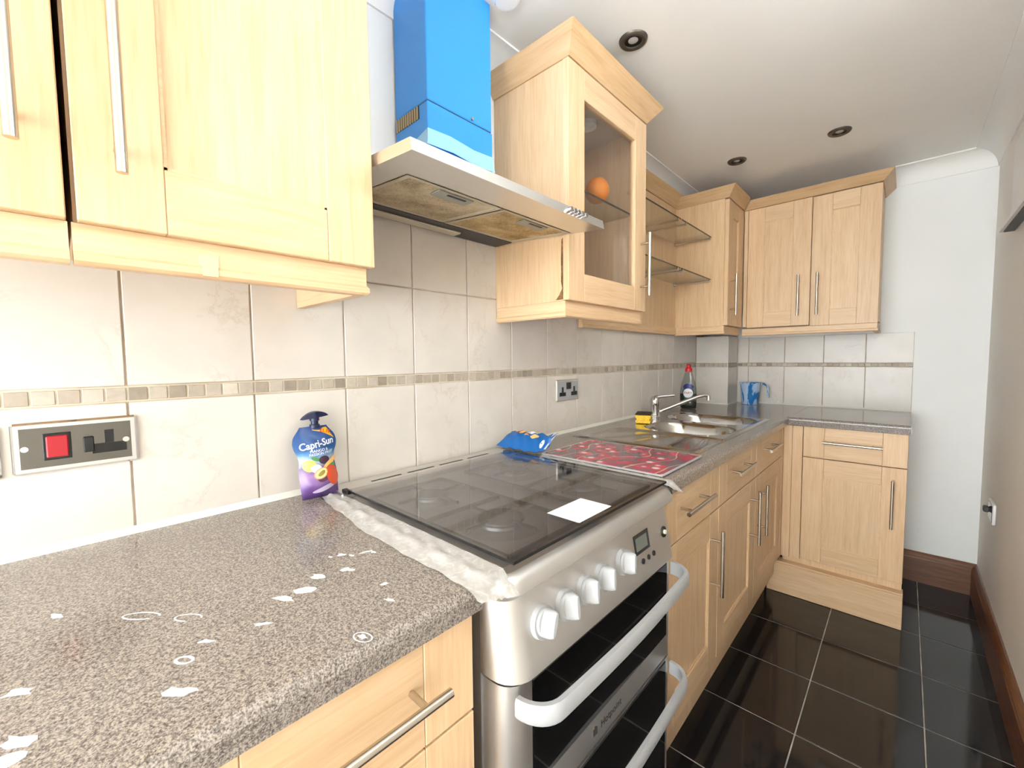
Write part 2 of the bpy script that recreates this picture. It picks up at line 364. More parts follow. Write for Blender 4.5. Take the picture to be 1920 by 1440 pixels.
# wall tiles -------------------------------------------------------
PT = 0.2013; Y0 = -0.0037; ZMB, ZMT, ZR = 1.1477, 1.1753, 1.4157
tm = {}
def tile(parent, axis, a0, a1, z0, z1, face, m=TILE, key='', th=.008, g=.0032, ch=.0014, name='tile'):
    a0 += g / 2; a1 -= g / 2; z0 += g / 2; z1 -= g / 2
    w, h = round(a1 - a0, 4), round(z1 - z0, 4)
    if w < .004 or h < .004: return
    k = (axis, w, h, key)
    if k not in tm:
        b = MB()
        if axis == 'x': b.box(-th, 0, -w / 2, w / 2, -h / 2, h / 2, ch)
        elif axis == 'x+': b.box(-th, 0, -w / 2, w / 2, -h / 2, h / 2, ch)
        else: b.box(-w / 2, w / 2, 0, th, -h / 2, h / 2, ch)
        tm[k] = mesh_of(b, name, m)
    c = ((a0 + a1) / 2, (z0 + z1) / 2)
    loc = (face, c[0], c[1]) if axis[0] == 'x' else (c[0], face, c[1])
    shared(name, tm[k], parent, loc)
YB, XB = 2.7905, 0.1971
wall_c = struct(build(MB().box(-.008, XB - .008, YB + .008, LY, .87, 1.3445), 'wall_corner_boxing', [GROUT]))
for k in range(-4, 14):
    a0, a1 = Y0 + k * PT, min(Y0 + (k + 1) * PT, YB)
    if a1 - a0 < .01: continue
    for (z0, z1) in ((.905, ZMB), (ZMT, ZR), (ZR, 1.6595)): tile(wall_l, 'x', a0, a1, z0, z1, 0.0)
bx(wall_l, 'grout_strip', grout_mat('cream_grout', lin(200, 186, 162), lin(216, 206, 188)), -.006, -.0025, -.81, YB, ZMB, ZMT)
y = Y0 - 2 * PT
while y < YB - .005:
    tile(wall_l, 'x', y, min(y + PT / 7, YB), ZMB + .001, ZMT - .001, -.0006, MOSAIC, 'm', .0075, .0026, .0008, 'mosaic_stone'); y += PT / 7
# boxing front (facing the camera) and side
tile(wall_c, 'y', 0, XB, .905, 1.149, YB); tile(wall_c, 'y', 0, XB, 1.172, 1.3435, YB)
for i in range(7): tile(wall_c, 'y', .001 + i * .028, .001 + (i + 1) * .028, 1.149, 1.172, YB + .0006, MOSAIC, 'm', .0075, .0034, .0012, 'mosaic_stone')
tile(wall_c, 'x+', YB + .008, LY - .008, .905, 1.149, XB); tile(wall_c, 'x+', YB + .008, LY - .008, 1.172, 1.3435, XB)
for i in range(7): tile(wall_c, 'x+', YB + .008 + i * .0286, YB + .008 + (i + 1) * .0286, 1.149, 1.172, XB - .0006, MOSAIC, 'm', .0075, .0034, .0012, 'mosaic_stone')
bx(wall_c, 'corner_trim', SEAL, XB - .004, XB + .001, YB - .001, YB + .004, .91, 1.3435)
# end wall
bx(wall_e, 'grout_bed', GROUT, XB, 1.046, LY - .003, LY + .002, .90, 1.334)
ex = [XB, .262, .463, .660, .851, 1.047]
for i in range(5):
    for z0, z1 in ((.905, 1.1495), (1.1705, 1.3355)): tile(wall_e, 'y', ex[i], ex[i + 1], z0, z1, LY - .007)
x = XB
while x < 1.046:
    tile(wall_e, 'y', x, min(x + .0283, 1.047), 1.1495, 1.1705, LY - .0064, MOSAIC, 'm', .0075, .0034, .0012, 'mosaic_stone'); x += .0283

# ------------------------------------------------------------------ cabinet helpers
def TX(f):  # faces +x : a is y
    return lambda a, d, z: (f + d, a, z)
def TY(f):  # faces -y : a is x
    return lambda a, d, z: (a, f - d, z)
def tbox(mb, T, a0, a1, d0, d1, z0, z1, c=0.0):
    p = T(a0, d0, z0); q = T(a1, d1, z1); mb.box(p[0], q[0], p[1], q[1], p[2], q[2], c)
def bar_handle(parent, T, a, d, z, length, vertical, r=.006, stand=.03, label=None):
    """d = door face; bar centred at (a, z)"""
    mb = MB(); h = length / 2; o = h - .035 if length > .15 else h * .7
    if vertical:
        mb.cyl(T(a, d + stand, z - h), T(a, d + stand, z + h), r, 14)
        for s in (-1, 1): mb.cyl(T(a, d, z + s * o), T(a, d + stand, z + s * o), r * .72, 10)
    else:
        mb.cyl(T(a - h, d + stand, z), T(a + h, d + stand, z), r, 14)
        for s in (-1, 1): mb.cyl(T(a + s * o, d, z), T(a + s * o, d + stand, z), r * .72, 10)
    return build(mb, 'handle', HANDLE, parent)
ST = .083
def shaker(parent, T, a0, a1, z0, z1, th=.02, st=ST, rail=ST, handle=None, glass=False, name='door'):
    mb = MB()
    if glass: tbox(mb, T, a0 + st - .006, a1 - st + .006, .006, .010, z0 + rail - .006, z1 - rail + .006)
    else: tbox(mb, T, a0 + st - .004, a1 - st + .004, .002, th - .007, z0 + rail - .004, z1 - rail + .004)
    d = build(mb, name, CABGLASS if glass else WV, parent)
    if glass: d['label'] = 'clear glass pane of the cabinet door'
    for (s0, s1) in ((a0, a0 + st), (a1 - st, a1)):
        m2 = MB(); tbox(m2, T, s0, s1, 0, th, z0, z1, .0012); build(m2, 'stile', WV, d)
    for (r0, r1) in ((z0, z0 + rail), (z1 - rail, z1)):
        m2 = MB(); tbox(m2, T, a0 + st + .0003, a1 - st - .0003, 0, th - .0002, r0, r1, .0012); build(m2, 'rail', WH, d)
    if not glass:  # small bead round the panel
        m2 = MB()
        for (s0, s1, q0, q1) in ((a0 + st, a0 + st + .004, z0 + rail, z1 - rail), (a1 - st - .004, a1 - st, z0 + rail, z1 - rail), (a0 + st, a1 - st, z0 + rail, z0 + rail + .004), (a0 + st, a1 - st, z1 - rail - .004, z1 - rail)):
            tbox(m2, T, s0, s1, th - .0075, th - .003, q0, q1)
        build(m2, 'panel_bead', WH, d)
    if handle: bar_handle(d, T, handle[0], th, handle[1], handle[2], handle[3], stand=handle[4] if len(handle) > 4 else .03)
    return d
def drawer(parent, T, a0, a1, z0, z1, th=.02, st=ST, handle=None):
    mb = MB(); tbox(mb, T, a0 + st + .0004, a1 - st - .0004, 0, th - .0002, z0, z1, .0012); d = build(mb, 'drawer', WH, parent)
    for (s0, s1) in ((a0, a0 + st), (a1 - st, a1)):
        m2 = MB(); tbox(m2, T, s0, s1, 0, th, z0, z1, .0012); build(m2, 'stile', WV, d)
    if handle: bar_handle(d, T, handle[0], th, handle[1], handle[2], False, stand=handle[3] if len(handle) > 3 else .03)
    return d
def moulding(parent, name, path, z0, z1, flare, th=.018, m=CROWN, bead=False):
    """path: (x, y, ox, oy): offsets say which way is outward"""
    rows = []
    for (x, y, ox, oy) in path:
        if bead: sec = [(0, z0), (.004, z0 + .004), (.004, z0 + .012), (0, z0 + .016), (0, z1), (-th, z1), (-th, z0)]
        else: sec = [(0, z0), (flare, z1), (flare - th * .6, z1), (-th, z0 + .006), (-th, z0)]
        rows.append([(x + ox * d, y + oy * d, z) for d, z in sec])
    mb = MB(); mb.strip(rows, False, True)
    n = len(rows[0]); mb.add(rows[0], [tuple(range(n))]); mb.add(rows[-1], [tuple(reversed(range(n)))])
    return build(mb, name, m, parent)

# ------------------------------------------------------------------ base units, left run
FX = .555   # carcass front; door faces at FX+.02
def base_unit(label, y0, y1, handles, carc_top=.868):
    t = thing('base_cabinet', label, 'cabinet', (FX / 2, (y0 + y1) / 2, 0), 'oak kitchen base cabinets')
    bx(t, 'body', WV, .02, FX - .001, y0, y1, .10, carc_top)
    bx(t, 'plinth', WH, .5, .515, y0, y1, 0.001, .10)
    T = TX(FX)
    drawer(t, T, y0 + .002, y1 - .002, .715, .866, handle=handles[0])
    shaker(t, T, y0 + .002, y1 - .002, .19, .711, handle=handles[1])
    return t
base_unit('oak drawer base cabinet left of the cooker under the near worktop', -.075, .300, ((.1125, .80, .235, .036), (.26, .55, .22, True, .036)))
base_unit('oak base cabinet left of the drawer unit, under near worktop', -.475, -.077, ((-.28, .80, .32), (-.13, .55, .22, True)))
base_unit('oak base cabinet immediately right of the steel cooker', .952, 1.392, ((1.137, .80, .215, .035), (1.322, .555, .215, True, .035)))
base_unit('oak base cabinet under the draining board, middle of left run', 1.392, 1.872, ((1.615, .805, .215, .035), (1.79, .567, .215, True, .035)), .755)
base_unit('oak base cabinet under the far sink bowl beside corner post', 1.872, 2.37, ((2.07, .809, .205, .035), (1.914, .567, .215, True, .035)), .755)
# end run
t = thing('base_cabinet', 'oak corner base cabinet on the end wall facing the camera', 'cabinet', (.8, 2.7, 0), 'oak kitchen base cabinets')
bx(t, 'body', WV, .58, 1.036, 2.43, 2.995, .10, .868)
bx(t, 'corner_post', WV, .577, .612, 2.405, 2.43, .19, .868, .001); bx(t, 'corner_post', WV, .6125, .655, 2.411, 2.43, .19, .868, .001)
bx(t, 'filler_strip', WV, .556, .5765, 2.3705, 2.4295, .19, .868, .001)
T = TY(2.43)
drawer(t, T, .659, 1.037, .718, .868, handle=(.8465, .80, .217, .035))
shaker(t, T, .659, 1.037, .20, .714, handle=(.992, .555, .215, True, .035))
bx(t, 'plinth', WH, .52, 1.041, 2.385, 2.45, 0.001, .155, .002)
bx(t, 'plinth_ledge', WH, .52, 1.041, 2.388, 2.45, .155, .163, .002)

# ------------------------------------------------------------------ worktops
def nose_profile():
    pts = [(0.001, .869), (.592, .869), (.596, .871)]
    for i in range(7):
        tt = math.pi / 2 * i / 6; pts.append((.600 - .013 + .013 * math.cos(tt), .897 + .013 * math.sin(tt)))
    pts += [(0.001, .910)]
    return pts
wt = build(MB().prism(nose_profile(), lambda a, b, h: (a, h, b), -.75, .299), 'worktop', GRAN, None, (.3, -.2, .87))
tag(wt, 'speckled grey-brown worktop in the foreground with white paint marks', 'worktop')
# paint marks on the near worktop
PAINT = plain('dried_white_paint', lin(204, 207, 210), 0.6)
random.seed(3)
marks = [(.415, -.127, .016, .007, .9), (.267, -.102, .012, .005, .3), (.527, -.023, .018, .007, .8), (.433, .098, .02, .006, .4), (.434, .127, .017, .009, 1.0),
         (.412, .151, .014, .008, .2), (.422, .189, .013, .007, .5), (.583, .13, .007, .004, .2), (.496, -.121, .018, .008, .6), (.515, -.13, .016, .012, 1.2), (.472, .062, .012, .004, .9),
         (.37, .205, .010, .005, .7), (.40, .244, .007, .004, .3), (.46, .01, .012, .004, .8), (.385, .215, .006, .004, .2), (.365, .19, .005, .003, 0), (.39, .235, .012, .004, 1.4), (.50, .205, .006, .004, 1), (.54, .19, .009, .003, .5)]
for (x, y, a, b, ang) in marks:
    n = 11; poly = []
    for i in range(n):
        tt = 2 * math.pi * i / n; rr = .8 + random.uniform(-.35, .3); u, v = a * rr * math.cos(tt), b * rr * math.sin(tt)
        poly.append((x + u * math.cos(ang) - v * math.sin(ang), y + u * math.sin(ang) + v * math.cos(ang)))
    part(wt, 'paint_mark', PAINT, lambda q, poly=poly: q.prism(poly, lambda p, r, h: (p, r, h), .9099, .9103))
def ring_mark(x, y, a, b, ang, w=.0016, arc=1.0):
    mb = MB(); n = 22; rows = []
    for i in range(int(n * arc) + 1):
        tt = 2 * math.pi * i / n; row = []
        for k in (-w, w):
            u, v = (a + k) * math.cos(tt), (b + k) * math.sin(tt); row.append((x + u * math.cos(ang) - v * math.sin(ang), y + u * math.sin(ang) + v * math.cos(ang), .9103))
        rows.append(row)
    mb.strip(rows, False); build(mb, 'paint_mark', PAINT, wt)
ring_mark(.345, -.032, .022, .007, .75, .0012, .9); ring_mark(.392, .006, .016, .007, .7, .0010, .8); ring_mark(.479, -.012, .009, .005, .6); ring_mark(.583, .13, .012, .007, .3, .0009)

# far L-shaped worktop with a hole for the sink
SX0, SX1, SY0, SY1 = .062, .548, 1.275, 2.235
far = MB()
NP = nose_profile()
far.prism([(a, b) for a, b in NP], lambda a, b, h: (a, h, b), .949, SY0 + .02)
strip_front = [(SX1 - .02, .869)] + [p for p in NP[1:-1]] + [(SX1 - .02, .910)]
far.prism(strip_front, lambda a, b, h: (a, h, b), SY0 + .02, SY1 - .02)
far.box(.001, SX0 + .02, SY0 + .02, SY1 - .02, .869, .910)
YF = 2.385
pre = [(SX1 - .02, .869)] + [p for p in NP[1:-1]] + [(SX1 - .02, .910)]
far.prism(pre, lambda a, b, h: (a, h, b), SY1 - .02, YF)
far.box(.001, SX1 - .02, SY1 - .02, YF, .869, .910)
far.box(.001, .590, YF, 2.789, .869, .910); far.box(XB + .001, .590, 2.789, LY - .008, .869, .910)
far.prism([(.600 - a, b) for a, b in NP[1:-1]] + [(.0125, .910), (.0125, .869)], lambda a, b, h: (h, YF + a, b), .590, 1.043)
far.box(.590, 1.043, YF + .012, LY - .008, .869, .910)
fw = build(far, 'worktop', GRAN, None, (.3, 1.8, .87)); tag(fw, 'L-shaped dark speckled worktop holding the sink, right of cooker', 'worktop')
part(fw, 'joint_strip', plain('joint_strip_metal', lin(120, 112, 104), .3, .6), lambda q: q.box(.5985, .6015, YF + .012, LY - .012, .9098, .9106))
bx(fw, 'end_cap', GRAN, 1.043, 1.046, YF + .006, LY - .010, .869, .9095)
# sealant beads along the wall (setting trim)
mb = MB(); mb.prism([(0.0, .9101), (.009, .9101), (.0012, .922), (0, .922)], lambda a, b, h: (a, h, b), -.6, .299); mb.prism([(0.0, .9101), (.009, .9101), (.0012, .921), (0, .921)], lambda a, b, h: (a, h, b), .96, YB)
mb.prism([(0.0, .9101), (.007, .9101), (.0012, .918), (0, .918)], lambda a, b, h: (h, YB - a, b), 0, XB + .004); mb.prism([(0.0, .9101), (.007, .9101), (.0012, .918), (0, .918)], lambda a, b, h: (XB + a, h, b), YB - .004, LY - .008)
mb.prism([(0.0, .9101), (.007, .9101), (.0012, .918), (0, .918)], lambda a, b, h: (h, LY - .007 - a, b), XB, 1.046)
struct(build(mb, 'trim_4', [SEAL]))

# ------------------------------------------------------------------ wall cabinets
CX1 = .28   # carcass front of wall units; doors to .30
Z0, Z1 = 1.385, 2.055
def wall_unit(label, y0, y1):
    return thing('wall_cabinet', label, 'cabinet', (.14, (y0 + y1) / 2, Z0), 'oak kitchen wall cabinets')
t = wall_unit('oak wall cabinet at upper left with a tall bar handle', -.067, .315)
bx(t, 'body', WV, .001, CX1 - .002, -.064, .312, Z0 + .002, Z1)
shaker(t, TX(CX1), -.061, .318, Z0, Z1, handle=(-.022, 1.585, .29, True, .034))
moulding(t, 'pelmet', [(.286, -.066, 1, 0), (.286, .308, 1, 1), (.002, .308, 0, 1)], 1.336, 1.3845, 0, bead=True, m=WH)
moulding(t, 'cornice', [(.30, -.066, 1, 0), (.30, .318, 1, 1), (.002, .318, 0, 1)], 2.056, 2.115, .045)
TAPE = glass_mat('clear_tape', (.9, .86, .8, 1), 1.45, .25, .12)
part(t, 'tape_patch', plain('yellowed_tape', lin(226, 198, 156), .25), lambda q: (q.box(.2862, .2868, .056, .080, 1.352, 1.368), q.box(.2862, .2909, .060, .078, 1.338, 1.352)))
t = wall_unit('oak wall cabinet cut off by the left edge of the picture', -.47, -.069)
bx(t, 'body', WV, .001, CX1 - .002, -.464, -.072, Z0 + .002, Z1)
shaker(t, TX(CX1), -.464, -.070, Z0, Z1, handle=(-.106, 1.60, .30, True, .034))
moulding(t, 'pelmet', [(.286, -.468, 1, 0), (.286, -.069, 1, 0)], 1.336, 1.3845, 0, bead=True, m=WH)
moulding(t, 'cornice', [(.30, -.468, 1, 0), (.30, -.069, 1, 0)], 2.056, 2.115, .045)

# glass-fronted cabinet
GY0, GY1 = .930, 1.408
t = wall_unit('oak wall cabinet with a glass door right of the hood', GY0, GY1); gcab = t
bx(t, 'side_panel', WV, .001, .276, GY0, GY0 + .018, Z0, Z1 + .002); bx(t, 'side_panel', WV, .001, .276, GY1 - .018, GY1, Z0, Z1 + .002)
bx(t, 'edge_strip', WV, .276, .2795, GY0, GY0 + .018, Z0, Z1 + .002)
GREYIN = plain('pale_cabinet_lining', lin(196, 182, 164), .5)
bx(t, 'back_panel', GREYIN, .001, .010, GY0 + .0182, GY1 - .0182, Z0 + .0182, Z1 - .0002)
bx(t, 'bottom_panel', WH, .001, .276, GY0 + .0182, GY1 - .0182, Z0, Z0 + .018); bx(t, 'top_panel', GREYIN, .0102, .276, GY0 + .0182, GY1 - .0182, 2.036, Z1)
sh = bx(t, 'glass_shelf', GLASS, .0102, .255, GY0 + .019, GY1 - .019, 1.738, 1.744)
bx(sh, 'polished_edge', EDGEG, .2551, .2565, GY0 + .019, GY1 - .019, 1.738, 1.744)
part(t, 'downlight', [WHITE], lambda q: q.lathe([(0, -.003), (.022, -.003), (.024, -.012), (.034, -.014), (.036, 0)], (.17, 1.22, 2.036), 24))
for (px, py) in ((.011, 1.30), (.011, 1.05)):
    part(t, 'peg_hole', BLACK, lambda q, px=px, py=py: q.cyl((px - .001, py, 1.52), (px + .0005, py, 1.52), .003, 8))
shaker(t, TX(CX1), GY0 - .006, GY1 + .002, Z0, Z1, glass=True, handle=(GY1 - .036, 1.548, .222, True, .034))
moulding(t, 'pelmet', [(.002, GY0, 0, -1), (.284, GY0, 1, -1), (.284, GY1 - .002, 1, 0)], 1.337, 1.3845, 0, bead=True, m=WH)
moulding(t, 'cornice', [(.002, GY0 - .004, 0, -1), (.302, GY0 - .004, 1, -1), (.302, GY1, 1, 1), (.002, GY1, 0, 1)], 2.0575, 2.112, .045)
STAIN = stain_mat('brown_grease_stain', lin(84, 56, 34), lin(128, 90, 56), lin(166, 126, 82), 300)
rs = random.Random(5); poly = [(.2765, 1.388), (.2765, 1.566)] + [(.2745 - .006 * rs.random() - (.022 * max(0, (1.425 - z_) / .04) ** 1.5), z_) for z_ in (1.560, 1.54, 1.52, 1.50, 1.47, 1.44, 1.42, 1.40, 1.388)]
part(t, 'grease_stain', STAIN, lambda q: q.prism(poly, lambda a, b, h: (a, h, b), GY0 - .0006, GY0 + .0002))
part(t, 'grease_stain', STAIN, lambda q: q.box(.2766, .2797, GY0 - .0005, GY0 + .002, 1.388, 1.565))
# the orange ball
mb = MB(); R_ = .041; prof = []
for i in range(17):
    tt = math.pi * i / 16; prof.append((R_ * math.sin(tt) * (1.0 + .03 * math.cos(tt)), -R_ * 1.06 * math.cos(tt) + (.004 * math.exp(-(i - 16) ** 2 / 2.0) * -1)))
mb.lathe(prof, (.222, 1.203, 1.7445 + R_ * 1.06), 32)
ob = build(mb, 'orange', plain('orange_peel', lin(238, 140, 34), .45), None, (.222, 1.203, 1.7445)); tag(ob, 'round orange on the glass shelf inside the glass-door cabinet', 'orange')
part(ob, 'stem_button', plain('stem_green', lin(120, 110, 50), .6), lambda q: q.lathe([(0, .0015), (.003, .001), (.004, -.001)], (.222, 1.203, 1.7445 + R_ * 2.09), 10))

# open shelf unit on the wall
OY0, OY1 = GY1 + .001, 2.388
t = thing('open_shelf_unit', 'oak-backed open shelf unit with glass shelves left of corner cabinet', 'shelf unit', (.02, 1.9, Z0))
bx(t, 'back_panel', WV, .001, .019, OY0, OY1, Z0, Z1 + .01)
moulding(t, 'pelmet', [(.024, OY0, 1, 0), (.024, OY1, 1, 0)], 1.343, 1.3845, 0, bead=True, m=WH)
moulding(t, 'cornice', [(.022, OY0, 1, 0), (.022, OY1, 1, 0)], 2.067, 2.125, .045)
for zz in (1.857, 1.629):
    for (s0, s1, rails) in ((OY0 + .002, 1.955, (1.925,)), (1.965, OY1 - .004, (2.02 if zz > 1.7 else 1.985, 2.366))):
        g_ = bx(t, 'glass_shelf', GLASS, .0195, .215, s0, s1, zz + .006, zz + .012)
        bx(g_, 'polished_edge', EDGEG, .2151, .2165, s0, s1, zz + .006, zz + .012)
        for ry in rails:
            def rail_fn(q, ry=ry, zz=zz):
                q.cyl((.0195, ry, zz), (.215, ry, zz), .006, 10); q.cyl((.21, ry, zz), (.218, ry, zz), .008, 12); q.cyl((.0195, ry, zz), (.025, ry, zz), .009, 12)
                q.cyl((.212, ry, zz + .001), (.212, ry, zz + .0058), .005, 8)
            part(t, 'shelf_rail', CHROME, rail_fn)

# corner cabinet: side panel to the camera, door facing right
t = wall_unit('narrow oak corner wall cabinet whose plain side faces the camera', 2.39, 2.68)
bx(t, 'side_panel', WV, .001, .281, 2.390, 2.408, Z0 - .003, Z1 + .005, .001)
bx(t, 'body', WV, .001, .279, 2.4085, 2.70, Z0, Z1)
shaker(t, TX(.281), 2.396, 2.655, Z0, Z1, handle=(2.437, 1.55, .222, True, .03))
bx(t, 'filler_strip', WV, .281, .300, 2.657, 2.676, Z0, Z1, .001)
moulding(t, 'pelmet', [(.02, 2.390, 0, -1), (.285, 2.390, 1, -1), (.285, 2.68, 1, -1)], 1.338, 1.3815, 0, bead=True, m=WH)
moulding(t, 'cornice', [(.02, 2.388, 0, -1), (.302, 2.388, 1, -1), (.302, 2.678, 1, -1)], 2.0605, 2.112, .04)
t = thing('wall_cabinet', 'double-door oak wall cabinet on the end wall', 'cabinet', (.6, 2.85, Z0), 'oak kitchen wall cabinets')
bx(t, 'body', WV, .302, .906, 2.702, LY - .001, Z0 + .002, Z1); bx(t, 'filler_strip', WV, .302, .322, 2.684, 2.702, Z0, Z1, .001)
T = TY(2.702)
shaker(t, T, .324, .6265, Z0 - .004, Z1, handle=(.5765, 1.541, .22, True)); shaker(t, T, .6305, .908, Z0 - .010, Z1 - .004, handle=(.661, 1.541, .22, True))
moulding(t, 'pelmet', [(.300, 2.690, 0, -1), (.906, 2.690, 1, -1), (.906, LY - .004, 1, 0)], 1.334, 1.3745, 0, bead=True, m=WH)
moulding(t, 'cornice', [(.304, 2.678, 1, -1), (.910, 2.678, 1, -1), (.910, LY - .012, 1, 0)], 2.0565, 2.098, .04)

# ------------------------------------------------------------------ cooker hood
HY0, HY1, HX = .325, .925, .415
t = thing('cooker_hood', 'steel chimney cooker hood with bright blue protective film', 'cooker hood', (.2, .625, 1.56))
hb = lambda x: 1.594 - .085 * x   # underside, sagging a little to the front
def canopy(q):
    # lip front and sides
    for (a0, a1, b0, b1) in ((HX - .002, HX, HY0, HY1),): 
        q.add([(a1, b0, hb(a1)), (a1, b1, hb(a1)), (a1 - .004, b1, hb(a1) + .022), (a1 - .004, b0, hb(a1) + .022)], [(0, 1, 2, 3)])
    for yy in (HY0, HY1):
        q.add([(.0, yy, hb(0)), (HX, yy, hb(HX)), (HX - .004, yy, hb(HX) + .022), (0, yy, hb(0) + .022)], [(0, 1, 2, 3)])
    q.add([(0, HY0, hb(0) + .022), (HX - .004, HY0, hb(HX) + .022), (HX - .004, HY1, hb(HX) + .022), (0, HY1, hb(0) + .022)], [(0, 1, 2, 3)])
    # underside border, with room for the filters and the lamp strip
    FXa, FXb, FYa, FYb = .088, .315, .382, .915
    pts = [(0, HY0), (HX, HY0), (HX, HY1), (0, HY1)]; inn = [(FXa, FYa), (FXb, FYa), (FXb, FYb), (FXa, FYb)]
    z = lambda p, dz=0: (p[0], p[1], hb(p[0]) + dz)
    for i in range(4):
        j = (i + 1) % 4; q.add([z(pts[i]), z(pts[j]), z(inn[j]), z(inn[i])], [(0, 1, 2, 3)]); q.add([z(inn[i]), z(inn[j]), z(inn[j], .006), z(inn[i], .006)], [(0, 1, 2, 3)])
    q.add([z(p, .006) for p in inn], [(0, 1, 2, 3)])
part(t, 'canopy', STEEL, canopy)
FILT1 = stain_mat('greasy_filter', lin(146, 126, 96), lin(190, 172, 138), lin(214, 200, 172), 260)
FILT2 = stain_mat('greasy_filter_mesh', lin(134, 108, 66), lin(182, 156, 106), lin(212, 190, 146), 260)
FRAMEF = plain('filter_frame', lin(196, 186, 166), .45, .3)
for (f0, f1, m) in ((.384, .640, FILT1), (.648, .913, FILT2)):
    def filt(q, f0=f0, f1=f1):
        z = lambda x, y, d: (x, y, hb(x) + d)
        q.add([z(.09, f0, .001), z(.313, f0, .001), z(.313, f1, .001), z(.09, f1, .001), z(.09, f0, .006), z(.313, f0, .006), z(.313, f1, .006), z(.09, f1, .006)], [(0, 1, 2, 3), (4, 5, 6, 7), (0, 1, 5, 4), (1, 2, 6, 5), (2, 3, 7, 6), (3, 0, 4, 7)])
    fo = part(t, 'grease_filter', m, filt)
    def frm(q, f0=f0, f1=f1):
        z = lambda x, y: (x, y, hb(x) - .0016)
        o_ = [(.089, f0 - .001), (.314, f0 - .001), (.314, f1 + .001), (.089, f1 + .001)]; w = .010; i_ = [(.089 + w, f0 + w), (.314 - w, f0 + w), (.314 - w, f1 - w), (.089 + w, f1 - w)]
        for k in range(4):
            j = (k + 1) % 4; q.add([z(*o_[k]), z(*o_[j]), z(*i_[j]), z(*i_[k]), (*i_[k], hb(i_[k][0]) + .002), (*i_[j], hb(i_[j][0]) + .002)], [(0, 1, 2, 3), (3, 2, 5, 4)])
    part(fo, 'filter_frame', FRAMEF, frm)
    fc = (f0 + f1) / 2 + .01
    def latch(q, fc=fc):
        q.box(.262, .296, fc - .05, fc + .045, hb(.28) - .0035, hb(.28) - .0005, .001)
        q.cm = 1; q.box(.284, .290, fc - .022, fc + .028, hb(.28) - .0042, hb(.28) - .0034)
    part(fo, 'latch', [plain('latch_grey', lin(150, 150, 142), .4, .4), BLACK], latch)
bx(t, 'lamp_panel', DGREY, .012, .086, .36, .918, hb(.05) - .006, hb(.05) + .001, .001)
lp = bx(t, 'lamp_cover', plain('lamp_diffuser', lin(190, 180, 160), .35), .026, .060, .44, .73, hb(.05) - .011, hb(.05) - .006, .002)
for i in range(5):
    yy = .766 + i * .016
    part(t, 'push_button', CHROME, lambda q, yy=yy: (q.cyl((HX - .003, yy, 1.5715), (HX + .006, yy, 1.5712), .0062, 12), q.cyl((HX + .006, yy, 1.5712), (HX + .008, yy, 1.5711), .005, 12)))
CHY0, CHY1, CHX = .556, .776, .147
part(t, 'chimney', BLUEF, lambda q: (q.box(.006, CHX - .001, CHY0 + .001, CHY1 - .001, 1.848, CE - .001, .002)), 'glossy blue film over the chimney')
lower = part(t, 'chimney_sleeve', BLUEF, lambda q: q.box(.006, CHX, CHY0, CHY1, 1.60, 1.845, .002))
bx(t, 'chimney_seam', BLACK, .008, CHX - .003, CHY0 + .003, CHY1 - .003, 1.8445, 1.849)
bx(lower, 'vent_recess', BLACK, .010, .113, CHY0 - .0006, CHY0 + .001, 1.812, 1.8435)
for i in range(10):
    bx(lower, 'vent_slat', plain('vent_beige', lin(176, 160, 128), .6) if i == 0 else bpy.data.materials['vent_beige'], .013 + i * .0100, .0185 + i * .0100, CHY0 - .0022, CHY0 - .0004, 1.812, 1.8435)
def skirt(q):
    rows = []
    for (d, z) in ((.0008, 1.780), (.003, 1.772), (.004, 1.752), (.012, 1.735)):
        rows.append([(.10, CHY0 - d * .3, z - .012), (CHX * .85, CHY0 - d, z - .006), (CHX + d, CHY0 - d, z - .001), (CHX + d, CHY0 + .07, z + .003), (CHX + d, CHY0 + .15, z - .004), (CHX + d, CHY1 - .001, z)])
    q.strip(rows, True)
part(t, 'film_skirt', BLUEP, skirt, 'pale loose film at the chimney foot')
part(t, 'screw', HANDLE, lambda q: (q.cyl((CHX, .700, 1.855), (CHX + .004, .700, 1.855), .004, 10)))
mb = MB(); mb.box(0, .03, .785, .930, 1.66, 2.05); # plaster edge beside the cabinet
# ------------------------------------------------------------------ ceiling lights
def spot(x, y, label):
    t = thing('recessed_spotlight', label, 'spotlight', (x, y, CE - .012), 'recessed ceiling spotlights')
    part(t, 'bezel', plain('bezel_bronze', lin(92, 84, 74), .35, .6), lambda q: q.lathe([(.026, -.001), (.027, -.007), (.036, -.009), (.041, -.006), (.043, -.0005)], (x, y, CE), 28))
    part(t, 'baffle', BLACK, lambda q: q.lathe([(.0265, -.003), (.018, -.0015), (.0, -.001)], (x, y, CE), 24))
    part(t, 'bulb_face', plain('bulb_grey', lin(190, 186, 180), .25), lambda q: q.lathe([(0, -.0045), (.012, -.004), (.015, -.002)], (x, y, CE), 20))
spot(.369, 1.170, 'recessed ceiling spotlight nearest the glass-door cabinet'); spot(.771, 2.287, 'recessed ceiling spotlight nearest the right-hand wall'); spot(.366, 2.274, 'recessed ceiling spotlight above the corner wall cabinet')
mb = MB(); mb.lathe([(.0, -.018), (.03, -.018), (.036, -.012), (.04, -.0005)], (.198, .785, CE), 28)
o = build(mb, 'ceiling_rose', WHITE, None, (.198, .785, CE - .018)); tag(o, 'white round ceiling fitting cut off at the top beside the blue chimney', 'ceiling fitting')

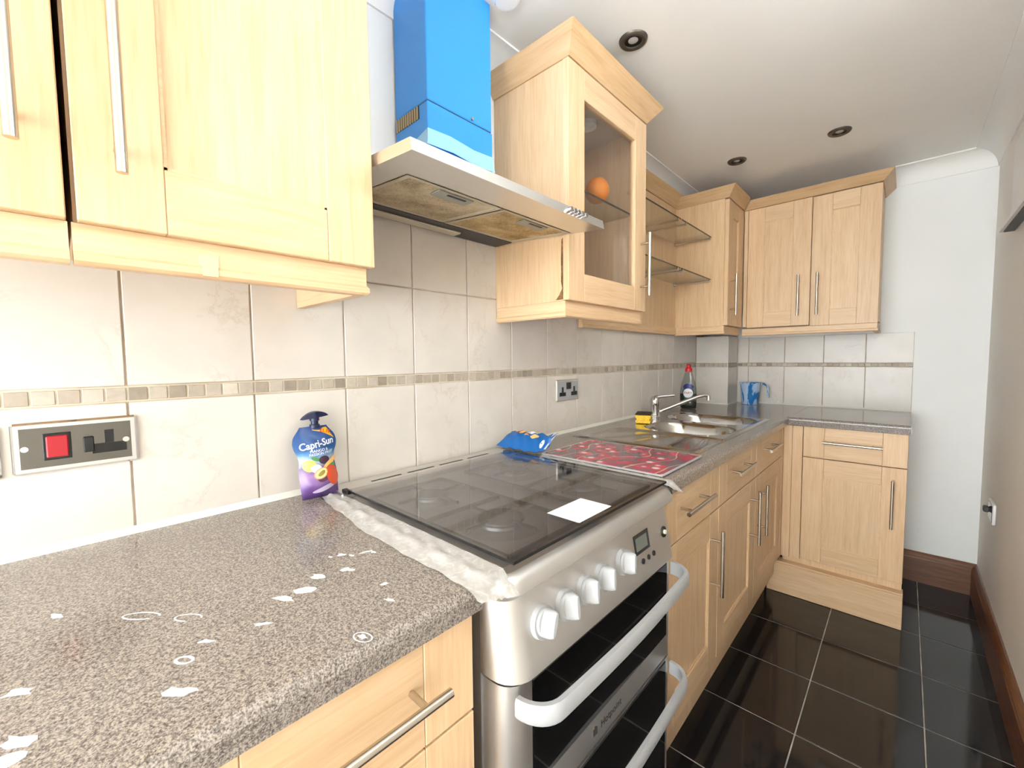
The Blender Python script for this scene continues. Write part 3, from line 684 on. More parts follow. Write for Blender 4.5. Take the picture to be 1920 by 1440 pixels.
# ------------------------------------------------------------------ sink
def rrect_d(x, y, cx, cy, hx, hy, r):
    qx, qy = abs(x - cx) - hx + r, abs(y - cy) - hy + r
    return math.hypot(max(qx, 0), max(qy, 0)) + min(max(qx, qy), 0) - r
def sstep(a, b, v):
    u = min(1, max(0, (v - a) / (b - a))); return u * u * (3 - 2 * u)
def sink_z(x, y):
    z = .9135
    de = rrect_d(x, y, (SX0 + SX1) / 2, (SY0 + SY1) / 2, (SX1 - SX0) / 2, (SY1 - SY0) / 2, .03)
    z += .0025 * (1 - sstep(.0, .012, abs(de + .012)))
    if de > -.006: z -= .003 * sstep(-.006, 0, de)
    b1 = rrect_d(x, y, .345, 1.735, .17, .135, .115); b2 = rrect_d(x, y, .325, 2.065, .19, .135, .115)
    for b, dep in ((b1, .12), (b2, .15)):
        z -= dep * sstep(.006, -.030, b) ** 0.9
    dr = rrect_d(x, y, .325, 1.44, .215, .125, .05)
    if dr < .02:
        d = sstep(.012, -.008, dr); z -= .006 * d
        # fanned drainer grooves
        ang = math.atan2(x - .42, y - 1.80); rad = math.hypot(x - .42, y - 1.80)
        if b1 > .02: z += .0040 * d * (0.5 + .5 * math.cos(ang * 26)) ** 6 * sstep(-.004, -.03, dr)
    return z
nx, ny = 110, 215; rows = []
for j in range(ny + 1):
    y = SY0 + (SY1 - SY0) * j / ny; row = []
    for i in range(nx + 1):
        x = SX0 + (SX1 - SX0) * i / nx; row.append((x, y, sink_z(x, y)))
    rows.append(row)
t = thing('kitchen_sink', 'stainless steel double-bowl sink with draining board set in worktop', 'sink', (.305, 1.755, .911))
mb = MB(); mb.strip(rows, True); sk = build(mb, 'basin', SINKM, t, fix=False)
for (cx, cy, zz) in ((.345, 1.735, .7945), (.325, 2.065, .7645)):
    part(t, 'waste', [CHROME], lambda q, cx=cx, cy=cy, zz=zz: q.lathe([(0, .001), (.02, .001), (.026, .003), (.034, .002), (.036, 0)], (cx, cy, zz), 24))
# ------------------------------------------------------------------ tap
TXx, TYy = .098, 1.955
t = thing('mixer_tap', 'chrome mixer tap with a long swivel spout behind the sink', 'tap', (TXx, TYy, .913))
part(t, 'body', CHROME, lambda q: q.lathe([(0, 0), (.027, 0), (.027, .006), (.023, .01), (.0225, .055), (.024, .06), (.0245, .082), (.022, .095), (.014, .104), (0, .106)], (TXx, TYy, .9145), 28))
part(t, 'spout', CHROME, lambda q: (q.tube([(TXx + .01, TYy + .005, .938), (TXx + .05, TYy + .035, .958), (TXx + .12, TYy + .085, .994), (TXx + .165, TYy + .118, 1.016), (TXx + .19, TYy + .138, 1.024), (TXx + .205, TYy + .150, 1.023), (TXx + .209, TYy + .153, 1.016)], [.010, .0095, .009, .0088, .0088, .0088, .0088], 14),
                                    q.cyl((TXx + .207, TYy + .152, 1.022), (TXx + .207, TYy + .152, 1.000), .0105, 16)))
part(t, 'lever', CHROME, lambda q: q.tube([(TXx, TYy, 1.012), (TXx + .02, TYy + .015, 1.018), (TXx + .05, TYy + .036, 1.021), (TXx + .075, TYy + .055, 1.024)], [.012, .008, .006, .0055], 10))
# ------------------------------------------------------------------ sponge
ang = .35; sc, ss = math.cos(ang), math.sin(ang)
def rot(u, v, w, c=(.135, 1.755, .9165)): return (c[0] + u * sc - v * ss, c[1] + u * ss + v * sc, c[2] + w)
t = thing('washing_up_sponge', 'yellow sponge with black scouring top beside the tap', 'sponge', (.135, 1.755, .9165))
SPY = grout_mat('yellow_sponge', lin(226, 178, 40), lin(244, 206, 78), 200.0)
def sponge(q):
    poly = [(-.03, 0), (.03, 0), (.034, .010), (.026, .017), (.034, .026), (.034, .036), (-.034, .036), (-.034, .026), (-.026, .017), (-.034, .010)]
    q.prism(poly, lambda a, b, h: rot(a, h, b), -.047, .047)
part(t, 'foam', SPY, sponge)
part(t, 'scourer', grout_mat('black_scourer', lin(30, 26, 20), lin(58, 50, 40), 300.0), lambda q: q.prism([(-.0345, .0362), (.0345, .0362), (.0335, .043), (-.0335, .043)], lambda a, b, h: rot(a, h, b), -.0475, .0475))
# ------------------------------------------------------------------ washing-up liquid
bxc, byc = .083, 2.44
t = thing('washing_up_liquid', 'clear washing-up liquid bottle with red cap and green liquid', 'bottle', (bxc, byc, .9105))
GREENL = plain('dark_green_liquid', lin(8, 30, 20), .1); BOTG = glass_mat('clear_bottle', (.80, .84, .84, 1), 1.45, .05, .06)
bp = [(0, 0), (.040, 0), (.046, .006), (.048, .03), (.049, .075), (.047, .11), (.040, .15), (.030, .18), (.024, .20), (.021, .214), (.019, .219), (.012, .222)]
BSY = .58
def inter(prof, z):
    for (r0, z0), (r1, z1) in zip(prof[1:], prof[2:]):
        if z0 <= z <= z1: return r0 + (r1 - r0) * (z - z0) / max(1e-6, z1 - z0)
    return prof[-1][0]
part(t, 'bottle_body', BOTG, lambda q: q.lathe(bp, (bxc, byc, .9105), 36, 1, BSY))
part(t, 'liquid', GREENL, lambda q: q.lathe([(0, .002)] + [(r * .96, max(z, .002)) for r, z in bp[1:5]] + [(inter(bp, .088) * .96, .088), (0, .088)], (bxc, byc, .9105), 36, 1, BSY))
part(t, 'cap', plain('red_cap', lin(206, 40, 48), .35), lambda q: q.lathe([(.020, .217), (.020, .236), (.014, .241), (.012, .250), (.013, .256), (.009, .262), (0, .263)], (bxc, byc, .9105), 24))
def surf(x, z, lift):
    r = inter(bp, z - .9105); u = (x - bxc) / r; u = max(-.97, min(.97, u))
    return (x, byc - r * BSY * math.sqrt(1 - u * u) - lift, z)
def patch(parent, name, m, poly_fn, cx, cz, n=28, rings=6, lift=.0006):
    mb = MB(); rows = []
    for k in range(rings + 1):
        row = []
        for i in range(n):
            a, b = poly_fn(2 * math.pi * i / n); row.append(surf(cx + a * k / rings, cz + b * k / rings, lift))
        rows.append(row)
    mb.strip(rows, True, True); return build(mb, name, m, parent)
lab = patch(t, 'label', plain('label_teal', lin(40, 92, 100), .4), lambda q: (.031 * math.cos(q), .045 * math.sin(q)), bxc + .008, .9105 + .098)
patch(lab, 'label_band', plain('label_navy', lin(26, 34, 110), .4), lambda q: (.029 * math.cos(q), .010 * math.sin(q) + .012 * (math.sin(q) > 0) * abs(math.sin(q))), bxc + .008, .9105 + .127, lift=.0012)
patch(lab, 'label_disc', WHITE, lambda q: (.0265 * math.cos(q), .027 * math.sin(q)), bxc + .008, .9105 + .093, lift=.0018)
text_part(lab, 'lettering', 'FAIRY', plain('print_red', lin(196, 44, 50), .5), .0185, (bxc + .008, byc - .0315, .9105 + .094), (1, 0, 0), (0, 0, 1), bold=.0003, sx=.95, warp=lambda p: Vector(surf(p.x, p.z, .0024)))
# ------------------------------------------------------------------ blue marbled cup
ccx, ccy = .298, 2.905
t = thing('plastic_cup', 'blue and white marbled plastic jug with handle on corner worktop', 'jug', (ccx, ccy, .9105))
def marble():
    m, nt, p = mat('blue_marbled_plastic'); v = coords(nt, (1, 1, .35), False)
    n = N(nt, 'ShaderNodeTexNoise', Scale=26.0, Detail=4.0, Distortion=.5); L(nt, v, n.inputs['Vector'])
    r = ramp(nt, [(.48, lin(190, 210, 234)), (.53, lin(160, 196, 230)), (.56, lin(30, 116, 182)), (.66, lin(18, 96, 164))]); L(nt, n.outputs['Fac'], r.inputs[0]); L(nt, r.outputs[0], p.inputs['Base Color']); p.inputs['Roughness'].default_value = .35; return m
MARB = marble()
part(t, 'cup', MARB, lambda q: q.lathe([(0, .001), (.044, .001), (.047, .006), (.052, .06), (.057, .128), (.062, .134), (.062, .138), (.0555, .137), (.050, .06), (.044, .010), (0, .008)], (ccx, ccy, .9105), 40))
hc, hs_ = math.cos(.35), math.sin(.35)
hp = lambda d, z: (ccx + hc * d, ccy + hs_ * d - .0, .9105 + z)
part(t, 'cup_handle', MARB, lambda q: q.tube([hp(.056, .128), hp(.075, .130), hp(.092, .118), hp(.099, .09), hp(.100, .06), hp(.103, .042)], [.0055, .006, .006, .0055, .005, .004], 10))

# ------------------------------------------------------------------ sockets
def socket_plate(t, face, y0, y1, z0, z1, m):
    bx(t, 'back_box', SILVER, face + .0005, face + .004, y0, y1, z0, z1, .001)
    bx(t, 'plate', m, face + .004, face + .0085, y0 + .003, y1 - .003, z0 + .003, z1 - .003, .003)
t = thing('cooker_switch', 'chrome cooker switch plate with red rocker and single socket', 'switch', (.004, -.068, 1.042))
y0, y1, z0, z1 = -.142, .006, 1.042, 1.124
bx(t, 'bezel', CHROME, .0005, .008, y0, y1, z0, z1, .004)
bx(t, 'face_plate', MIRROR, .008, .0088, y0 + .009, y1 - .009, z0 + .009, z1 - .009)
bx(t, 'rocker_surround', BLACK, .0088, .0105, -.1085, -.0765, 1.062, 1.105, .001); bx(t, 'rocker', RED, .0105, .014, -.105, -.080, 1.066, 1.101, .002)
bx(t, 'socket_switch', BLACK, .0088, .012, -.063, -.050, 1.068, 1.094, .0015)
def pins(q, x, cy, cz, s=1.0):
    q.box(x, x + .0012, cy - .0048 * s, cy + .0048 * s, cz + .004 * s, cz + .022 * s); q.box(x, x + .0012, cy - .018 * s, cy + .018 * s, cz - .010 * s, cz + .0035 * s)
part(t, 'socket_holes', BLACK, lambda q: pins(q, .0088, -.031, 1.076, 1.2))
for yy in (-.128, -.010): part(t, 'screw', CHROME, lambda q, yy=yy: (q.cyl((.0088, yy, 1.083), (.0105, yy, 1.083), .0045, 14)))
t = thing('wall_socket', 'chrome switch plate cut off by the left picture edge', 'socket', (.004, -.195, 1.042))
bx(t, 'bezel', CHROME, .0005, .008, -.238, -.1525, 1.040, 1.122, .004); bx(t, 'face_plate', MIRROR, .008, .0088, -.229, -.1615, 1.049, 1.113)
bx(t, 'rocker', BLACK, .0088, .012, -.205, -.185, 1.065, 1.098, .001)
t = thing('wall_socket', 'brushed steel double socket on the tiles between cooker and sink', 'socket', (.004, 1.333, 1.043))
bx(t, 'bezel', STEEL, .0005, .007, 1.255, 1.411, 1.043, 1.129, .003); bx(t, 'face_plate', SILVER, .007, .0078, 1.262, 1.404, 1.050, 1.122)
bx(t, 'switch_block', BLACK, .0078, .011, 1.318, 1.350, 1.090, 1.117, .0015)
part(t, 'socket_holes', BLACK, lambda q: pins(q, .0078, 1.294, 1.074, 1.15)); part(t, 'socket_holes', BLACK, lambda q: pins(q, .0078, 1.374, 1.074, 1.15))
t = thing('wall_socket', 'white-edged chrome socket low on the right-hand wall', 'socket', (RX - .006, 2.60, .50))
bx(t, 'bezel', WHITE, RX - .010, RX - .0005, 2.535, 2.665, .50, .586, .003); bx(t, 'face_plate', MIRROR, RX - .0115, RX - .0101, 2.545, 2.655, .508, .578)
bx(t, 'plug', DGREY, RX - .030, RX - .0116, 2.60, 2.63, .535, .56, .004)
# white box at the right picture edge
t = thing('wall_heater', 'white wall-mounted casing cut off by right picture edge', 'wall unit', (RX - .02, 2.2, 1.70))
bx(t, 'casing', WHITE, RX - .024, RX - .001, 1.75, 2.40, 1.735, 2.0, .004)
part(t, 'bottom_flap', WHITE, lambda q: q.prism([(RX - .001, 1.700), (RX - .040, 1.700), (RX - .042, 1.708), (RX - .022, 1.735), (RX - .001, 1.735)], lambda a, b, h: (a, h, b), 1.75, 2.52))
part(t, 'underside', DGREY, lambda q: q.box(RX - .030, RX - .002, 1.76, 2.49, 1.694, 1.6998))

# ------------------------------------------------------------------ cooker
KY0, KY1 = .322, .918
t = thing('gas_cooker', 'freestanding stainless steel gas cooker with glass lid and double oven', 'cooker', (.32, .62, 0)); ck = t
bx(t, 'body', DGREY, .03, .575, KY0 + .012, KY1 - .012, .02, .880)
bx(t, 'side_panel', plain('cooker_side_grey', lin(150, 150, 150), .35, .6), .03, .560, KY0 + .004, KY0 + .0118, .03, .880); bx(t, 'side_panel', bpy.data.materials['cooker_side_grey'], .03, .560, KY1 - .0118, KY1 - .004, .03, .880)
# hob tray: rolled front edge, extruded along y with rounded ends
def plan_path(x_back, x_front, ya, yb, r, n=6):
    pts = [(x_back, ya)]
    for i in range(n + 1): a = math.pi / 2 * i / n; pts.append((x_front - r + r * math.sin(a), ya + r - r * math.cos(a)))
    for i in range(n + 1): a = math.pi / 2 * i / n; pts.append((x_front - r + r * math.cos(a), yb - r + r * math.sin(a)))
    pts.append((x_back, yb)); return pts
def sweep_plan(q, sec, cap=True):
    """sec: list of (z, x_back, x_front, ya, yb, r)"""
    rows = [[(p[0], p[1], s[0]) for p in plan_path(*s[1:])] for s in sec]
    q.strip(rows, True)
    if cap: q.add(rows[0], [tuple(range(len(rows[0])))]); q.add(rows[-1], [tuple(reversed(range(len(rows[-1]))))])
part(t, 'hob_rim', STEELB, lambda q: sweep_plan(q, [(.868, .02, .612, KY0 + .004, KY1 - .004, .03), (.878, .02, .622, KY0, KY1, .035), (.888, .02, .620, KY0, KY1, .034), (.900, .02, .612, KY0 + .003, KY1 - .003, .03), (.904, .02, .602, KY0 + .010, KY1 - .010, .025)]))
HOBW = plain('hob_well_steel', lin(172, 170, 167), .3, .8)
part(t, 'hob_well', HOBW, lambda q: q.box(.10, .585, KY0 + .03, KY1 - .03, .9041, .9052, .0005))
bx(t, 'rear_vent', STEEL, .012, .098, KY0 + .012, KY1 - .006, .895, .9165, .003)
for k in range(4): bx(t, 'vent_slot', BLACK, .050, .057, .43 + k * .105, .515 + k * .105, .9166, .9171)
# burners and pan supports
for (x, y, r) in ((.46, .475, .050), (.245, .470, .038), (.245, .745, .045), (.46, .75, .034)):
    b = part(t, 'burner', plain('burner_alloy', lin(150, 150, 150), .3, .8) if 'burner_alloy' not in bpy.data.materials else bpy.data.materials['burner_alloy'], lambda q, x=x, y=y, r=r: q.lathe([(r * 1.7, 0), (r * 1.3, .0035), (r * 1.02, .004), (r, .009), (r * .9, .0095)], (x, y, .9050), 28))
    part(b, 'burner_cap', plain('burner_cap_grey', lin(96, 96, 98), .3, .6) if 'burner_cap_grey' not in bpy.data.materials else bpy.data.materials['burner_cap_grey'], lambda q, x=x, y=y, r=r: q.lathe([(r * .9, .0092), (r * .88, .0125), (0, .013)], (x, y, .9050), 24))
for (y0, y1) in ((.375, .575), (.655, .862)):
    def grate(q, y0=y0, y1=y1):
        for xx in (.145, .575): q.box(xx - .004, xx + .004, y0, y1, .9055, .9125, .001)
        for yy in (y0, y1): q.box(.145, .575, yy - .004, yy + .004, .9055, .9125, .001)
        q.box(.352, .360, y0, y1, .9055, .9125, .001)
        for cx in (.245, .46):
            cy = (y0 + y1) / 2
            for (dx, dy) in ((1, 0), (-1, 0), (0, 1), (0, -1)): q.box(cx + dx * .03 - .003 - (.0 if dx else 0), cx + dx * .085 + .003, cy + dy * .03 - .003, cy + dy * .09 + .003, .9125, .9185, .001)
    part(t, 'pan_support', plain('enamel_black', lin(24, 24, 25), .35) if 'enamel_black' not in bpy.data.materials else bpy.data.materials['enamel_black'], grate)
LZ = .9215
lid = part(t, 'glass_lid', LIDGLASS, lambda q: q.box(.102, .612, .346, .872, LZ, LZ + .0045, .001), 'smoked glass hob lid')
part(lid, 'lid_edge', plain('lid_edge_black', lin(20, 21, 23), .15), lambda q: (q.box(.102, .612, .3445, .3458, LZ, LZ + .0046), q.box(.102, .612, .8722, .8735, LZ, LZ + .0046), q.box(.6122, .6135, .3445, .8735, LZ, LZ + .0046)))
part(lid, 'lid_hinge', BLACK, lambda q: (q.box(.085, .112, .340, .352, .917, .925, .001), q.box(.085, .112, .866, .880, .917, .925, .001)))
part(lid, 'paper_label', plain('white_paper_label', lin(246, 247, 248), .5), lambda q: q.box(.530, .602, .528, .640, LZ + .0046, LZ + .0050), 'blank white label stuck to the glass')
# fascia
def fsec(z): 
    u = (.868 - z) / .125; return (z, .56, .606 + .022 * u, KY0 + .004, KY1 - .004, .045)
part(t, 'fascia', STEELB, lambda q: sweep_plan(q, [fsec(z) for z in (.866, .86, .82, .78, .745)]))
fxz = lambda z: .606 + .022 * (.868 - z) / .125
nrm = Vector((.125, 0, .022)).normalized(); upv = Vector((-.022, 0, .125)).normalized()
for i, ky in enumerate((.403, .464, .524, .580, .659)):
    c = Vector((fxz(.812), ky, .812)); tilt = (.5, .15, .2, .25, .3)[i]
    k = part(t, 'control_knob', SILVER, lambda q, c=c: (q.cyl(c, c + nrm * .008, .0255, 28, .0245), q.cyl(c + nrm * .008, c + nrm * .012, .0205, 28, .019)))
    def grip(q, c=c, tilt=tilt):
        ax = Vector((0, 1, 0)) * math.sin(tilt) + upv * math.cos(tilt); sd = nrm.cross(ax)
        rows = []
        for (h, ln, w) in ((.010, .0205, .0165), (.015, .0205, .0105), (.024, .0198, .0060), (.029, .0172, .0036)):
            row = []
            for i in range(16):
                a = 2 * math.pi * i / 16; ca, sa = math.cos(a), math.sin(a)
                row.append(c + nrm * h + ax * (ln * math.copysign(abs(ca) ** .6, ca)) + sd * (w * math.copysign(abs(sa) ** .8, sa)))
            rows.append(row)
        q.strip(rows, True, True); q.add(rows[-1], [tuple(range(16))])
    part(k, 'grip', SILVER, grip)
def on_f(q, y0, y1, z0, z1, lift, th=.001):
    p = [Vector((fxz(z), y, z)) for z, y in ((z0, y0), (z0, y1), (z1, y1), (z1, y0))]
    q.add([v + nrm * lift for v in p] + [v + nrm * (lift - th - .002) for v in p], [(0, 1, 2, 3), (0, 1, 5, 4), (1, 2, 6, 5), (2, 3, 7, 6), (3, 0, 4, 7)])
dp = part(t, 'clock_display', plain('display_frame', lin(40, 42, 42), .25), lambda q: on_f(q, .712, .778, .803, .843, .0012), 'grey digital clock display')
part(dp, 'screen', plain('display_grey', lin(112, 118, 112), .2), lambda q: on_f(q, .718, .768, .810, .836, .0018))
for ky in (.740, .765, .790): part(t, 'button', BLACK, lambda q, ky=ky: q.cyl(Vector((fxz(.785), ky, .785)), Vector((fxz(.785), ky, .785)) + nrm * .0025, .0055, 14))
ig = part(t, 'ignition_button', BLACK, lambda q: q.cyl(Vector((fxz(.812), .853, .812)), Vector((fxz(.812), .853, .812)) + nrm * .002, .0125, 20))
part(ig, 'button_centre', plain('cream_button', lin(230, 220, 196), .3), lambda q: q.cyl(Vector((fxz(.812), .853, .812)) + nrm * .002, Vector((fxz(.812), .853, .812)) + nrm * .006, .005, 14))
# oven doors
DXF = .618
def oven(z0, z1, bar, hz, name):
    d = part(t, name, STEELB, lambda q: sweep_plan(q, [(z0, .56, DXF, KY0 + .008, KY1 - .008, .035), (z1, .56, DXF, KY0 + .008, KY1 - .008, .035)]))
    part(d, 'door_glass', OVENGLASS, lambda q: q.box(DXF - .001, DXF + .0025, KY0 + .055, KY1 - .052, z0 + bar, z1 - .003, .0015))
    def hnd(q):
        path = []
        ya, yb, xo, r = KY0 + .022, KY1 - .022, DXF + .050, .045
        for i in range(9): a = math.pi / 2 * i / 8; path.append((DXF + (xo - DXF) * math.sin(a), ya + r * (1 - math.cos(a))))
        mid = 8
        for i in range(1, mid): u = i / mid; path.append((xo + .006 * math.sin(math.pi * u), ya + r + (yb - ya - 2 * r) * u))
        for i in range(9): a = math.pi / 2 * i / 8; path.append((DXF + (xo - DXF) * math.cos(a), yb - r + r * math.sin(a)))
        rows = []
        for i, p in enumerate(path):
            a = path[max(0, i - 1)]; b = path[min(len(path) - 1, i + 1)]; dx, dy = b[0] - a[0], b[1] - a[1]; l = math.hypot(dx, dy); nx_, ny_ = -dy / l, dx / l
            if nx_ * 1 < 0 and 9 <= i < len(path) - 9: pass
            sec = [(-.005, -.015), (.003, -.0155), (.006, -.010), (.006, .010), (.003, .0155), (-.005, .015)]
            rows.append([(p[0] - nx_ * o_, p[1] - ny_ * o_, hz + zz) for o_, zz in sec])
        q.strip(rows, True, True); n = 6; q.add(rows[0], [tuple(range(n))]); q.add(rows[-1], [tuple(range(n))])
    part(d, 'oven_handle', SILVER, hnd, 'flat bowed silver bar handle')
    return d
d1 = oven(.503, .738, .055, .712, 'oven_door'); d2 = oven(.09, .497, .05, .462, 'oven_door')
part(t, 'door_gap', BLACK, lambda q: q.box(.55, .605, KY0 + .02, KY1 - .02, .4972, .5028)); part(t, 'fascia_gap', BLACK, lambda q: q.box(.55, .603, KY0 + .02, KY1 - .02, .7382, .7448))
text_part(d1, 'lettering', 'Hotpoint', plain('print_dark', lin(58, 56, 54), .5), .021, (DXF + .0012, .612, .530), (0, 1, 0), (0, 0, 1), bold=.0)
part(d1, 'emblem', bpy.data.materials['print_dark'], lambda q: (q.box(DXF, DXF + .001, .548, .562, .522, .535), q.box(DXF, DXF + .001, .5525, .5575, .5352, .5385)))
for (ya, yb) in ((KY0 + .03, KY0 + .07), (KY1 - .07, KY1 - .03)): bx(t, 'foot', BLACK, .5, .54, ya, yb, 0.0, .022)
part(t, 'kick_panel', DGREY, lambda q: q.box(.56, .60, KY0 + .01, KY1 - .01, .022, .088))

# ------------------------------------------------------------------ film taped over the gaps beside the cooker
def tape_mat():
    m, nt, p = mat('cloudy_sealing_film'); v = coords(nt, (1, 1, 1), False)
    n = N(nt, 'ShaderNodeTexNoise', Scale=60.0, Detail=5.0, Distortion=1.5); L(nt, v, n.inputs['Vector'])
    r = ramp(nt, [(.35, lin(196, 194, 190)), (.6, lin(214, 213, 210)), (.74, lin(240, 241, 242))]); L(nt, n.outputs['Fac'], r.inputs[0]); L(nt, r.outputs[0], p.inputs['Base Color'])
    p.inputs['Roughness'].default_value = .3
    tr = N(nt, 'ShaderNodeBsdfTransparent'); mx = N(nt, 'ShaderNodeMixShader'); mx.inputs[0].default_value = .82
    out = nt.nodes['Material Output']; L(nt, tr.outputs[0], mx.inputs[1]); L(nt, p.outputs[0], mx.inputs[2]); L(nt, mx.outputs[0], out.inputs[0]); return m
FILM = tape_mat()
def film(name, x0, x1, ya, yb, label, seed, drop=True, jag=0.0, ridge=.5):
    rnd = random.Random(seed); mb = MB(); rows = []; nx_, ny_ = 70, 12; ph = [rnd.uniform(0, 6) for _ in range(6)]
    for i in range(nx_ + 1):
        u = i / nx_; x = x0 + (x1 - x0) * u; row = []
        ja = jag * (math.sin(u * 23 + ph[0]) * .5 + math.sin(u * 61 + ph[1]) * .3); 
        for j in range(ny_ + 1):
            w = j / ny_; y = (ya(u) + ja) + (yb(u) - ya(u) - ja) * w
            z = .9112 + .0026 * math.exp(-((w - ridge) / .14) ** 2) * (1 + .6 * math.sin(u * 40 + ph[2]) + .4 * math.sin(u * 97 + ph[3])) + .0006 * math.sin(w * 19 + u * 55 + ph[4])
            e = max(0, (u - .9) / .1)
            z += .004 * e * abs(math.sin(w * 17 + u * 70)) - (.030 * e * e if drop else 0) * (0.35 + .65 * w)
            zf = max(z, .9108) if (e == 0 or x < .598) else z
            row.append((x, y, zf + .0002))
        rows.append(row)
    mb.strip(rows, True); o = build(mb, name, FILM, None, ((x0 + x1) / 2, ya(.5), .911), fix=False); return tag(o, label, 'film')
film('sealing_film', .066, .626, lambda u: .300 - .028 * min(1, u * 2.2), lambda u: .343, 'crinkled cloudy film taped over gap left of the cooker', 4, jag=.003)
film('sealing_film', .19, .628, lambda u: .893, lambda u: .944 - .004 * u, 'narrow cloudy film taped over gap right of the cooker', 9, jag=.0015, ridge=.75)

# ------------------------------------------------------------------ cherry-print board
t = thing('chopping_board', 'glass worktop saver board printed with red cherries', 'chopping board', (.375, 1.09, .9105))
def cherry():
    m, nt, p = mat('cherry_print'); v = coords(nt, (1, 1, 0.0), False)
    vo = N(nt, 'ShaderNodeTexVoronoi', Scale=26.0); vo.inputs['Randomness'].default_value = .75; L(nt, v, vo.inputs['Vector'])
    base = ramp(nt, [(0.0, lin(216, 74, 100)), (.35, lin(194, 44, 72)), (.55, lin(158, 56, 82)), (.7, lin(116, 88, 100))]); L(nt, vo.outputs['Distance'], base.inputs[0])
    # off-centre glint
    mp = N(nt, 'ShaderNodeMapping'); mp.inputs['Location'].default_value = (.009, -.004, 0); L(nt, v, mp.inputs['Vector'])
    v2 = N(nt, 'ShaderNodeTexVoronoi', Scale=26.0); v2.inputs['Randomness'].default_value = .75; L(nt, mp.outputs[0], v2.inputs['Vector'])
    gl = ramp(nt, [(.18, (1, 1, 1, 1)), (.32, (0, 0, 0, 1))]); L(nt, v2.outputs['Distance'], gl.inputs[0])
    wv = N(nt, 'ShaderNodeTexWave', Scale=4.0, Distortion=11.0, Detail=1.0); L(nt, v, wv.inputs['Vector'])
    stm = ramp(nt, [(.992, (0, 0, 0, 1)), (.998, (1, 1, 1, 1))]); L(nt, wv.outputs['Fac'], stm.inputs[0])
    mx = N(nt, 'ShaderNodeMix', data_type='RGBA'); L(nt, gl.outputs[0], mx.inputs[0]); L(nt, base.outputs[0], mx.inputs[6]); mx.inputs[7].default_value = lin(246, 214, 226)
    m2 = N(nt, 'ShaderNodeMix', data_type='RGBA'); L(nt, stm.outputs[0], m2.inputs[0]); L(nt, mx.outputs[2], m2.inputs[6]); m2.inputs[7].default_value = lin(206, 186, 160)
    L(nt, m2.outputs[2], p.inputs['Base Color']); p.inputs['Roughness'].default_value = .07; return m
part(t, 'board', cherry(), lambda q: q.box(.180, .570, .948, 1.234, .9125, .9165, .001))
part(t, 'rim', plain('board_edge', lin(198, 196, 198), .25), lambda q: (q.box(.1785, .5715, .9465, .950, .9123, .9167), q.box(.1785, .5715, 1.232, 1.2355, .9123, .9167), q.box(.1785, .182, .950, 1.232, .9123, .9167), q.box(.568, .5715, .950, 1.232, .9123, .9167)))
for (xx, yy) in ((.2, .97), (.55, .97), (.2, 1.21), (.55, 1.21)): part(t, 'foot', WHITE, lambda q, xx=xx, yy=yy: q.cyl((xx, yy, .9103), (xx, yy, .9126), .006, 10))

# ------------------------------------------------------------------ juice pouch leaning on the tiles
PX = .055
t = thing('juice_pouch', 'blue and purple fruit juice pouch with winged cap against tiles', 'drink pouch', (.045, .305, .9105))
pc = .3035; PZ0 = .912
outl = [(0, .040), (.03, .0415), (.055, .042), (.08, .0385), (.095, .041), (.11, .0475), (.122, .049), (.135, .046), (.150, .034), (.156, .030)]
def pw(h):
    for (a, wa), (b, wb) in zip(outl, outl[1:]):
        if a <= h <= b: return wa + (wb - wa) * (h - a) / (b - a)
    return outl[-1][1]
lean = lambda h: .060 - .030 * h / .156
def pbulge(h, u): 
    e = min(1, h / .03) if h < .03 else min(1, max(0, (.156 - h) / .05)); return (.004 + .016 * (1 - (h / .156)) * e + .006 * e) * max(0, 1 - abs(u) ** 2.2)
def psurf(y, z, lift=0.0):
    h = max(0, min(.156, z - PZ0)); u = max(-1, min(1, (y - pc) / pw(h))); w = .0012 * math.sin(h * 130 + u * 5) * (1 - u * u)
    return Vector((lean(h) + pbulge(h, u) + w + lift, y, z))
def pouch_mat():
    m, nt, p = mat('pouch_print'); tc = N(nt, 'ShaderNodeTexCoord'); sx_ = N(nt, 'ShaderNodeSeparateXYZ'); L(nt, tc.outputs['Object'], sx_.inputs[0])
    no = N(nt, 'ShaderNodeTexNoise', Scale=30.0, Detail=2.0); L(nt, tc.outputs['Object'], no.inputs['Vector'])
    ad = N(nt, 'ShaderNodeMath', operation='MULTIPLY_ADD'); ad.inputs[1].default_value = .03; L(nt, no.outputs['Fac'], ad.inputs[0]); L(nt, sx_.outputs[2], ad.inputs[2])
    mr = N(nt, 'ShaderNodeMapRange'); mr.inputs['From Min'].default_value = .0165; mr.inputs['From Max'].default_value = .1735; L(nt, ad.outputs[0], mr.inputs['Value'])
    r = ramp(nt, [(0, lin(56, 34, 86)), (.16, lin(104, 72, 132)), (.3, lin(150, 116, 170)), (.44, lin(88, 60, 110)), (.53, lin(168, 190, 214)), (.6, lin(86, 138, 190)), (.68, lin(34, 88, 150)), (1, lin(22, 62, 126))]); L(nt, mr.outputs[0], r.inputs[0])
    L(nt, r.outputs[0], p.inputs['Base Color']); p.inputs['Roughness'].default_value = .28; return m
def pouch(q):
    for side in (1, -1):
        rows = []
        for i in range(27):
            h = .156 * i / 26; row = []
            for j in range(17):
                u = -1 + 2 * j / 16; f = psurf(pc + u * pw(h), PZ0 + h)
                row.append(f if side == 1 else Vector((lean(h) - .5 * pbulge(h, u), f.y, f.z)))
            rows.append(row)
        q.strip(rows, True)
body = part(t, 'pouch', pouch_mat(), pouch)
NAVY = plain('navy_cap', lin(20, 30, 66), .35)
cz = PZ0 + .156; cxx = lean(.156)
